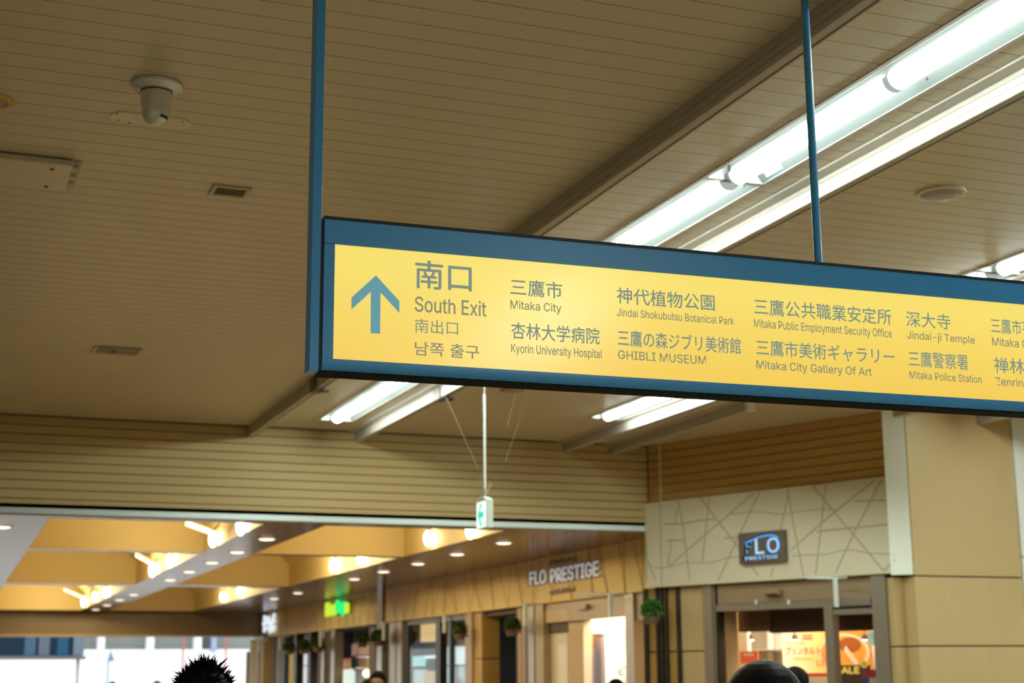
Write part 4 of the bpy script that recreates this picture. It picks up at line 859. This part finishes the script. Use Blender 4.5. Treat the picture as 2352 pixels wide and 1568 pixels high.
cb(1011, 1030, 1484, 1526, 0.5, 0.6, 'chiller', LIT('chill3', (0.75, 0.95, 0.82), 0.85), cv); cb(1034.5, 1068, 1484, 1526, 0.5, 0.6, 'chiller', LIT('chill4', (0.76, 0.93, 0.95), 0.85), cv)
cb(1010, 1068, 1526, 1529.5, 0.4, 0.6, 'shelf_edge', 'black_post', cv)
cb(1011, 1023, 1530, 1568, 0.55, 0.6, 'goods_row', LIT('goods_b', (0.45, 0.27, 0.12), 0.7), cv, zmin=1.2); cb(1023, 1030, 1530, 1568, 0.55, 0.6, 'chiller', 'chill4', cv, zmin=1.2)
cb(1034.5, 1046, 1530, 1568, 0.55, 0.6, 'chiller', 'chill4', cv, zmin=1.2); cb(1046, 1053, 1530, 1568, 0.56, 0.6, 'goods_row', 'goods_b', cv, zmin=1.2); cb(1053, 1063, 1530, 1568, 0.55, 0.6, 'chiller', 'chill2', cv, zmin=1.2)
cb(1034.5, 1068, 1430, 1484, 0.6, 0.65, 'panel', 'mid_brown', cv)
cb(936, 1000, 1429, 1568, 0.10, 0.105, 'glass_pane', CLEAR, cv, zmin=0.02); cb(1011, 1068, 1429, 1568, 0.10, 0.105, 'glass_pane', CLEAR, cv, zmin=0.02)

# --- far store
fs = thing('far_store', c_pt(720, 1560, 0.0), 'far store front of dark posts, orange and white panels under the green sign', 'shop front'); fs.location.z = 0
for a, b, mt, w0 in ((594, 600, 'tan_panel', 0.05), (600, 612, 'steel_warm', 0.05), (612, 626, 'steel_warm', 0.1), (626, 632, 'black_post', 0.1), (632, 641, 'amber_panel', 0.12), (641, 654, 'black_post', 0.1), (674, 681, 'black_post', 0.05), (706, 713, 'black_post', 0.05),
                    (738, 744, 'steel', 0.05), (744, 760, 'dark_brown', 0.1), (760, 768, 'steel', 0.03), (848, 862, 'mid_brown', 0.1), (879, 885, 'mid_brown', 0.1)):
    cb(a, b, 1470, 1568, w0, 0.2, 'post', mt, fs, 0, FB)
cb(654, 674, 1500, 1568, 0.3, 0.35, 'panel', LIT('far_amber', (0.50, 0.31, 0.09), 0.8), fs, zmin=0); cb(681, 706, 1500, 1568, 0.3, 0.35, 'lit_panel', LIT('far_white', (0.80, 0.80, 0.78), 0.8), fs, zmin=0); cb(681, 706, 1527, 1530, 0.28, 0.3, 'rail', 'alu', fs)
cb(713, 738, 1500, 1568, 0.3, 0.35, 'panel', M('far_orange', (0.38, 0.14, 0.02), 0.5), fs, zmin=0)
for a, b, c, d_ in ((656, 672, 1465, 1474), (681, 706, 1458, 1470), (716, 738, 1451, 1464), (716, 738, 1490, 1499)): cb(a, b, c, d_, 0.3, 0.35, 'upper_panel', M('far_mauve', (0.34, 0.25, 0.22), 0.4), fs)
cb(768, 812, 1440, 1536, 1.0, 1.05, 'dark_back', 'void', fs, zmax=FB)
cb(812, 850, 1445, 1475, 1.0, 1.05, 'blue_back', M('far_blue', (0.05, 0.09, 0.15), 0.4), fs, zmax=FB)
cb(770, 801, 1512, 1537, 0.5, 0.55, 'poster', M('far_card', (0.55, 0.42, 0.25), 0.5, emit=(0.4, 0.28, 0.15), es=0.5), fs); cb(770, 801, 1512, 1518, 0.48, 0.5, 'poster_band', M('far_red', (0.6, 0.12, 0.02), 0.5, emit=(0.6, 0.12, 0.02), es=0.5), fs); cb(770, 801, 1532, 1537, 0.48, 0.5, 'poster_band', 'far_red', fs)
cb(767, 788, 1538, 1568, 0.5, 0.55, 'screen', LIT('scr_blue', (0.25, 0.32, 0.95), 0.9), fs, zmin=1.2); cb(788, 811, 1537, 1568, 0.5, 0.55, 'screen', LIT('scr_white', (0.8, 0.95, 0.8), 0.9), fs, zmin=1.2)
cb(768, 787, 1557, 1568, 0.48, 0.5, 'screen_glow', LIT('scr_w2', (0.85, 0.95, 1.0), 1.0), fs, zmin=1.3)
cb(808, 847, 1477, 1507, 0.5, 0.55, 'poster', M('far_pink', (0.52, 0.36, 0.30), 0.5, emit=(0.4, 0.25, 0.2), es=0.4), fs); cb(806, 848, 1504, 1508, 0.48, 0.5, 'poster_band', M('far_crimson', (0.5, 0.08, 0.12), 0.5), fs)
for i in range(4): cb(813.5 + i * 9, 820.5 + i * 9, 1509, 1533, 0.5, 0.55, 'shelf_upright', ('black_post', 'tan_panel', 'tan_panel', 'cafe_cream')[i], fs)
cb(812, 850, 1534, 1540, 0.45, 0.6, 'shelf_edge', 'tan_panel', fs); cb(812, 850, 1540, 1568, 0.8, 0.85, 'shelf_back', 'tan_panel', fs, zmin=1.2)
cb(859, 879, 1486, 1534, 0.3, 0.35, 'chiller', LIT('far_fridge', (0.68, 0.90, 0.86), 0.85), fs); cb(872, 879, 1505, 1534, 0.28, 0.3, 'chiller_glow', LIT('far_fr2', (0.72, 0.74, 1.0), 0.9), fs)
g = MB(); c0 = c_pt(842, 1546, 0.4); g.ell(c0, 0.07, 0.07, 0.07, 14, 8).build('globe_lamp', LIT('globe', (1.0, 0.9, 0.55), 2.5), fs, smooth=True)

# --- store signs on the corridor fascia
def ctext(body, px0, px1, py0, py1, mat, par, wd=-0.04, dep=0.05, bold=0.0, name='lettering'):
    pm = (px0 + px1) / 2; y0 = cp(px0, (py0 + py1) / 2, wd)[0]; y1 = cp(px1, (py0 + py1) / 2, wd)[0]; z1 = cp(pm, py0, wd)[1]; z0 = cp(pm, py1, wd)[1]
    return lettering(body, lambda a, b_, c: cxf((SHOPX + wd - dep * c, y0 + (y1 - y0) * a, z0 + (z1 - z0) * b_)), mat, par, name, bold, depth=1.0)
sg = thing('shop_name_sign', c_pt(1296, 1316, 0.0), 'silver and dark capital letters mounted on the long beige corridor fascia', 'sign')
M('letter_silver', (0.62, 0.60, 0.62), 0.4, emit=(0.5, 0.5, 0.56), es=0.35)
for (wd_, a_, b_, ta, tb) in (('FLO', 1217, 1254, 1309.5, 1343.5), ('PRESTIGE', 1264.5, 1375, 1296, 1332.5)):
    ctext(wd_, a_ - 2.5, b_ - 1, ta, tb + 1, 'black_post', sg, -0.005, 0.02, bold=0.05)
    ctext(wd_, a_, b_ + 1, ta + 0.5, tb - 1, 'letter_silver', sg, -0.03, 0.01, bold=0.02)
for (pa, pb, ya_, yb_) in ((1260, 1320, 1281, 1292), (1263, 1318, 1350, 1362)):          # lines of small print too small to read
    x = pa
    while x < pb:
        sk = -0.16 * (x - (pa + pb) / 2); h_ = random.uniform(0.35, 1.0); wdt = random.uniform(2.2, 3.4)
        cb(x, x + wdt, yb_ - (yb_ - ya_) * h_ + sk, yb_ + sk, -0.012, 0.0, 'small_letter', M('small_print', (0.20, 0.12, 0.04), 0.5), sg); x += wdt + random.uniform(0.6, 1.2)
ns = thing('store_name_sign', c_pt(777, 1400, 0.0), 'glowing lime and green store letters on the far corridor fascia', 'sign')
LIME = glow('lime', (0.60, 0.85, 0.03), 0.95); GRN = glow('green_glow', (0.0, 0.92, 0.20), 1.0)
ctext('New', 751, 775.5, 1381.5, 1415, LIME, ns, -0.04, 0.04, bold=0.06); ctext('Day', 775, 795, 1376, 1415, GRN, ns, -0.04, 0.04, bold=0.06); ctext('s', 795.5, 804, 1383, 1409, LIME, ns, -0.04, 0.04, bold=0.06)
cb(753, 803, 1385, 1411, -0.035, -0.01, 'letter_back', 'black_post', ns)
wg = thing('lit_emblem', c_pt(618, 1432, 0.0), 'small white lit emblem at the far left end of the corridor fascia', 'sign')
WG = glow('emblem', (0.80, 0.88, 1.0), 0.95)
for (a, b) in (((608, 1413), (607, 1452)), ((630, 1410), (620, 1452)), ((612, 1418), (628, 1448)), ((605, 1432), (630, 1426)), ((607, 1444), (630, 1440)), ((617, 1416), (618, 1436))):
    MB().tube(c_pt(*a, -0.06), c_pt(*b, -0.06), 0.035, 8).build('stroke', WG, wg)

# --- edge-on hanging boards under the fascias
def blade(pa, pb, pc, mode, label):
    """pa..pb the horizontal arm, pc the lower end of the plate, all in pixels"""
    f = (lambda q, wd: d_on(*q, wd)) if mode == 'd' else (lambda q, wd: c_pt(*q, wd))
    wd = -0.22; A0, B0, C0 = f(pa, wd), f(pb, wd), f(pc, wd)
    n = DN if mode == 'd' else Vector((1, 0, 0))
    v = thing('hanging_bracket', C0, label, 'bracket', 'white rods under the shop fascias')
    if (A0 - B0).length > 0.02:
        MB().tube(A0, B0, 0.012, 8).build('arm', 'alu', v)
    MB().tube(B0, B0 + n * (0.17 if mode == 'd' else 0.205) + Vector((0, 0, 0.012)), 0.012, 8).build('wall_arm', 'alu', v)
    k = 0.016 if mode == 'd' else 0.020
    MB().box(B0.x - k, B0.x + k, B0.y - k, B0.y + k, C0.z, B0.z + 0.012).build('rod', M('board_plate', (0.66, 0.70, 0.64), 0.45), v, bevel=0.004)
blade((1854, 1327.5), (1918, 1328), (1921, 1394), 'd', 'white L-shaped rod under the cream panel')
blade((1322, 1364), (1402, 1365), (1405, 1417), 'c', 'white L-shaped rod above the bright cafe front')
blade((1206, 1388), (1206, 1388), (1207, 1438), 'c', 'white hanging rod beside the plant at the black passage')
blade((1021, 1413), (1021, 1413), (1025, 1453), 'c', 'white hanging rod in front of the bright store shelves')
blade((881, 1430), (881, 1430), (882, 1470), 'c', 'white hanging rod beside the pair of far plants')
blade((736.5, 1450), (736.5, 1450), (737, 1484), 'c', 'white hanging rod over the orange panel of the far store')
blade((643.5, 1463), (643.5, 1463), (644, 1493), 'c', 'white hanging rod left of the three small far plants')
blade((597, 1470), (597, 1470), (597, 1497), 'c', 'farthest white hanging rod at the left end of the shops')

# --- hanging plants
def plant(c, R, label, seed, mat):
    rnd = random.Random(seed); c = Vector(c)
    v = thing('hanging_plant', c - Vector((0, 0, R)), label, 'plant', 'hanging plants along the shop fronts')
    k = MB()
    for i in range(260):
        th = rnd.uniform(0, 6.283); ph = rnd.uniform(-0.5, 1.45); dr = Vector((math.cos(th) * math.cos(ph), math.sin(th) * math.cos(ph), math.sin(ph)))
        L = R * rnd.uniform(0.75, 1.08); side = dr.cross(Vector((rnd.uniform(-1, 1), rnd.uniform(-1, 1), rnd.uniform(-1, 1)))).normalized() * R * rnd.uniform(0.06, 0.11)
        a = c + dr * L * 0.25; m_ = c + dr * L * 0.75 + Vector((0, 0, R * 0.03)); e = c + dr * L - Vector((0, 0, R * rnd.uniform(0.05, 0.3)))
        k.poly([a, m_ - side, e, m_ + side])
    k.build('foliage', mat, v)
    MB().ell(c, R * 0.62, R * 0.62, R * 0.6, 12, 8).build('core', M('leaf_core', (0.02, 0.05, 0.01), 0.8), v, smooth=True)
    MB().lathe(c - Vector((0, 0, R * 0.95)), [(0.001, 0), (R * 0.45, 0), (R * 0.6, R * 0.5), (R * 0.55, R * 0.55), (0.001, R * 0.5)], 16).build('pot', 'mid_brown', v, smooth=True)
    MB().tube(c - Vector((0, 0, R * 0.6)), c + Vector((0.13, 0.03, -R * 0.6)), 0.012, 8).build('bracket', 'black_post', v)
GL = M('leaf', (0.06, 0.24, 0.02), 0.55, var=0.35, vscale=14); GD = M('leaf_dark', (0.045, 0.075, 0.012), 0.6, var=0.3, vscale=14)
plant(d_on(1497, 1402, -0.18), 0.135, 'bright green hanging plant in a pot at the corner of the shops', 3, GL)
plant(c_pt(1176, 1436, -0.16), 0.135, 'olive green hanging plant in front of the black passage', 4, GD)
plant(c_pt(1056, 1446, -0.16), 0.135, 'olive green hanging plant left of the amber post', 5, GD)
plant(c_pt(868, 1462, -0.16), 0.150, 'dark hanging plant above the tall white chiller, right one of the far pair', 6, GD)
plant(c_pt(832, 1466, -0.16), 0.150, 'dark hanging plant above the pink poster, left one of the far pair', 7, GD)
plant(c_pt(731, 1478, -0.16), 0.160, 'rightmost of the three small far hanging plants', 8, GD)
plant(c_pt(697, 1483, -0.16), 0.160, 'middle of the three small far hanging plants', 9, GD)
plant(c_pt(664, 1485, -0.16), 0.160, 'leftmost of the three small far hanging plants', 10, GD)

# ================================================================== PEOPLE
def skin_mesh(name, verts, edges, radii, root, mat, xf, par, sub=2):
    inv = root_mat(par).inverted(); me = bpy.data.meshes.new(name)
    me.from_pydata([tuple(inv @ xf(Vector(v))) for v in verts], edges, []); me.update(); me.materials.append(MATS[mat] if isinstance(mat, str) else mat)
    o = bpy.data.objects.new(name, me); COL.objects.link(o); o.parent = par
    sk = o.modifiers.new('skin', 'SKIN'); sk.use_smooth_shade = True
    for i, r in enumerate(radii):
        d = me.skin_vertices[0].data[i]; d.radius = (r, r) if not isinstance(r, tuple) else r; d.use_root = (i == root)
    s = o.modifiers.new('sub', 'SUBSURF'); s.levels = sub; s.render_levels = sub
    return o
M('skin', (0.50, 0.30, 0.20), 0.5); M('hair_black', (0.008, 0.006, 0.006), 0.55, spec=0.1); M('hair_brown', (0.20, 0.09, 0.04), 0.45)
def person(px, py, dist, label, rz, hair='hair_black', style='plain', top=(0.05, 0.05, 0.06), legs=(0.06, 0.06, 0.08), mask=False, seed=1):
    rnd = random.Random(seed); P = at_depth(px, py, dist); H = P.z
    k = H / (1.745 if style == 'spiky' else 1.715)
    root = thing('person', (P.x, P.y, 0), label, 'person', rz=rz); RM = root_mat(root)
    xf = lambda v: RM @ (Vector(v) * k)
    V = [(0, 0, .95), (0, 0, 1.10), (0, 0, 1.27), (0, -.01, 1.40), (0, 0, 1.475), (0, .012, 1.545), (0, .012, 1.615), (0, .0, 1.655)]
    E = [(0, 1), (1, 2), (2, 3), (3, 4), (4, 5), (5, 6), (6, 7)]; R = [(.15, .11), (.14, .10), (.165, .115), (.075, .06), .052, (.066, .078), (.073, .088), (.055, .07)]
    def add(p, frm, r): V.append(p); E.append((frm, len(V) - 1)); R.append(r); return len(V) - 1
    add((0, .112, 1.555), 5, .012)                                  # nose
    for s in (-1, 1):
        add((s * .082, -.005, 1.565), 6, (.008, .018))               # ear
        a = add((s * .175, -.01, 1.375), 3, .058); b = add((s * .215, -.02, 1.10), a, .041); c = add((s * .225, .05, .86), b, .027); pm = add((s * .228, .062, .80), c, (.018, .032))
        for j, (dy, ln) in enumerate(((-.024, .055), (-.008, .065), (.008, .070), (.022, .062))):
            f = add((s * .228, .062 + dy, .755), pm, .0085); g_ = add((s * .222, .068 + dy, .755 - ln * .55), f, .0078); add((s * .212, .074 + dy, .755 - ln), g_, .0068)
        th = add((s * .220, .098, .79), pm, .0095); add((s * .212, .108, .757), th, .008)
        h = add((s * .09, 0, .90), 0, .085); n = add((s * .10, .015, .50), h, .055); an = add((s * .10, -.02, .09), n, .038); add((s * .11, .12, .035), an, .032)
    skin_mesh('body', V, E, R, 0, 'skin', xf, root)
    up = [(0, 0, .93), (0, 0, 1.10), (0, 0, 1.27), (0, -.01, 1.385)]; ue = [(0, 1), (1, 2), (2, 3)]; ur_ = [(.17, .13), (.158, .118), (.182, .132), (.095, .08)]
    for s in (-1, 1):
        i = len(up); up += [(s * .178, -.01, 1.37), (s * .216, -.02, 1.10), (s * .224, .045, .88)]; ue += [(3, i), (i, i + 1), (i + 1, i + 2)]; ur_ += [.075, .056, .042]
    skin_mesh('jacket', up, ue, ur_, 0, M('cloth_%d' % seed, top, 0.8), xf, root)
    lo = [(0, 0, .97), (0, 0, .92)]; le = [(0, 1)]; lr = [(.155, .12), (.16, .125)]
    for s in (-1, 1):
        i = len(lo); lo += [(s * .09, 0, .86), (s * .10, .012, .50), (s * .10, -.018, .12)]; le += [(1, i), (i, i + 1), (i + 1, i + 2)]; lr += [.10, .072, .062]
    skin_mesh('trousers', lo, le, lr, 0, M('legs_%d' % seed, legs, 0.8), xf, root)
    for s in (-1, 1):
        MB().ell((s * .108, .045, .045), .048, .125, .045, 14, 8).build('shoe', 'black_post', root, xf=xf, smooth=True)
        MB().ell((s * .034, .088, 1.588), .011, .008, .008, 10, 6).build('eye', 'black_frame', root, xf=xf, smooth=True)
    MB().ell((0, .086, 1.515), .026, .012, .007, 10, 6).build('mouth', M('lips', (0.42, 0.18, 0.14), 0.5), root, xf=xf, smooth=True)
    if mask: MB().ell((0, .055, 1.535), .068, .060, .045, 18, 10).build('face_mask', 'white_wall', root, xf=xf, smooth=True)
    # hair: a cap that leaves the face free, then strands
    C = Vector((0, -.006, 1.602)); rx, ry, rz_ = .090, .104, .104
    cap = MB(); nu, nv = 48, 22; rg = []
    for j in range(nv + 1):
        row = []
        for i in range(nu):
            a = 2 * math.pi * i / nu; front = max(0.0, math.sin(a))
            low = math.radians(-48 + 78 * front ** 0.7); t = low + (math.pi / 2 - low) * j / nv; q = max(math.cos(t), .01)
            row.append(C + Vector((rx * q * math.cos(a), ry * q * math.sin(a), rz_ * math.sin(t))))
        rg.append(row)
    cap.loft(rg); hc = cap.build('hair', hair, root, xf=xf, smooth=True)
    st = MB()
    if style == 'spiky':
        for n in range(900):
            a = rnd.uniform(0, 6.283); f = max(0.0, math.sin(a)); t = rnd.uniform(math.radians(-40 + 70 * f), math.radians(88))
            dr = Vector((math.cos(a) * math.cos(t), math.sin(a) * math.cos(t), math.sin(t))); p0 = C + Vector((dr.x * rx, dr.y * ry, dr.z * rz_)) * .95
            gd = (dr + Vector((rnd.uniform(-.7, .7), rnd.uniform(-.7, .7), rnd.uniform(-.1, .75)))).normalized(); L = rnd.uniform(.018, .042) * (1.45 if t > .9 and rnd.random() < .2 else 1)
            sd = gd.cross(Vector((rnd.uniform(-1, 1), rnd.uniform(-1, 1), .3))).normalized() * rnd.uniform(.0015, .0040)
            m_ = p0 + gd * L * .6; e = p0 + gd * L + Vector((0, 0, -.003)); sd2 = sd.cross(gd)
            st.poly([p0 - sd, p0 + sd, m_ + sd * .7, e, m_ - sd * .7]); st.poly([p0 - sd2, p0 + sd2, m_ + sd2 * .7, e, m_ - sd2 * .7])
    else:
        crown = Vector((0.012, -.03, 1.70)); cnt = 1100 if style == 'smooth' else 160
        for n in range(cnt):
            a = rnd.uniform(0, 6.283); f = max(0.0, math.sin(a)); lo_ = math.radians(-52 + 74 * f ** 0.7); off = rnd.uniform(1.0, 1.035); a2 = a + rnd.uniform(-.12, .12); pts = []
            fly = rnd.random() < .05; w_ = rnd.uniform(.0006, .0016)
            for j in range(13):
                u = j / 12; t = math.radians(89) + (lo_ - math.radians(89)) * u; aa = a + (a2 - a) * u; q = math.cos(t); o2 = off + (.05 * u * u * (2.2 if fly else .5))
                pts.append(C + Vector((rx * q * math.cos(aa), ry * q * math.sin(aa), rz_ * math.sin(t))) * 1.0 + Vector((rx * q * math.cos(aa), ry * q * math.sin(aa), rz_ * math.sin(t))) * (o2 - 1))
            sd = Vector((-math.sin(a), math.cos(a), 0)) * w_
            for p0, p1 in zip(pts, pts[1:]): st.poly([p0 - sd, p0 + sd, p1 + sd, p1 - sd])
    tag(st.build('hair_strands', M('hair_sheen', (0.012, 0.010, 0.011), 0.42, spec=0.2) if style == 'smooth' else hair, hc, xf=xf), kind='stuff')
    return root
person(470, 1500, 4.5, 'person with black spiky hair seen from behind in front of the bright exit', math.radians(-5), style='spiky', top=(.04, .04, .05), seed=11)
person(1752, 1509, 3.3, 'person with smooth black hair close by, below the blue logo sign', math.radians(-15), style='smooth', top=(.05, .05, .07), seed=12)
person(1826, 1527, 10.0, 'person with black hair in front of the orange poster, partly hidden by the nearer head', math.radians(-70), top=(.2, .2, .22), seed=13)
person(868, 1538, 16.0, 'person with dark hair and a white face mask by the far store', math.radians(150), top=(.1, .1, .1), mask=True, seed=14)
person(845, 1557, 19.0, 'person with black hair left of the masked person', math.radians(20), seed=15)
person(1415, 1556, 14.2, 'person with dark hair in front of the bright white cafe front', math.radians(-60), top=(.1, .1, .12), seed=16)
person(258, 1563, 30.0, 'tiny far person with black hair below the street sign in the exit', 0.2, seed=17)
person(361, 1561, 26.0, 'tiny far person with brown hair left of the spiky-haired head', -0.1, hair='hair_brown', top=(.5, .4, .3), seed=18)
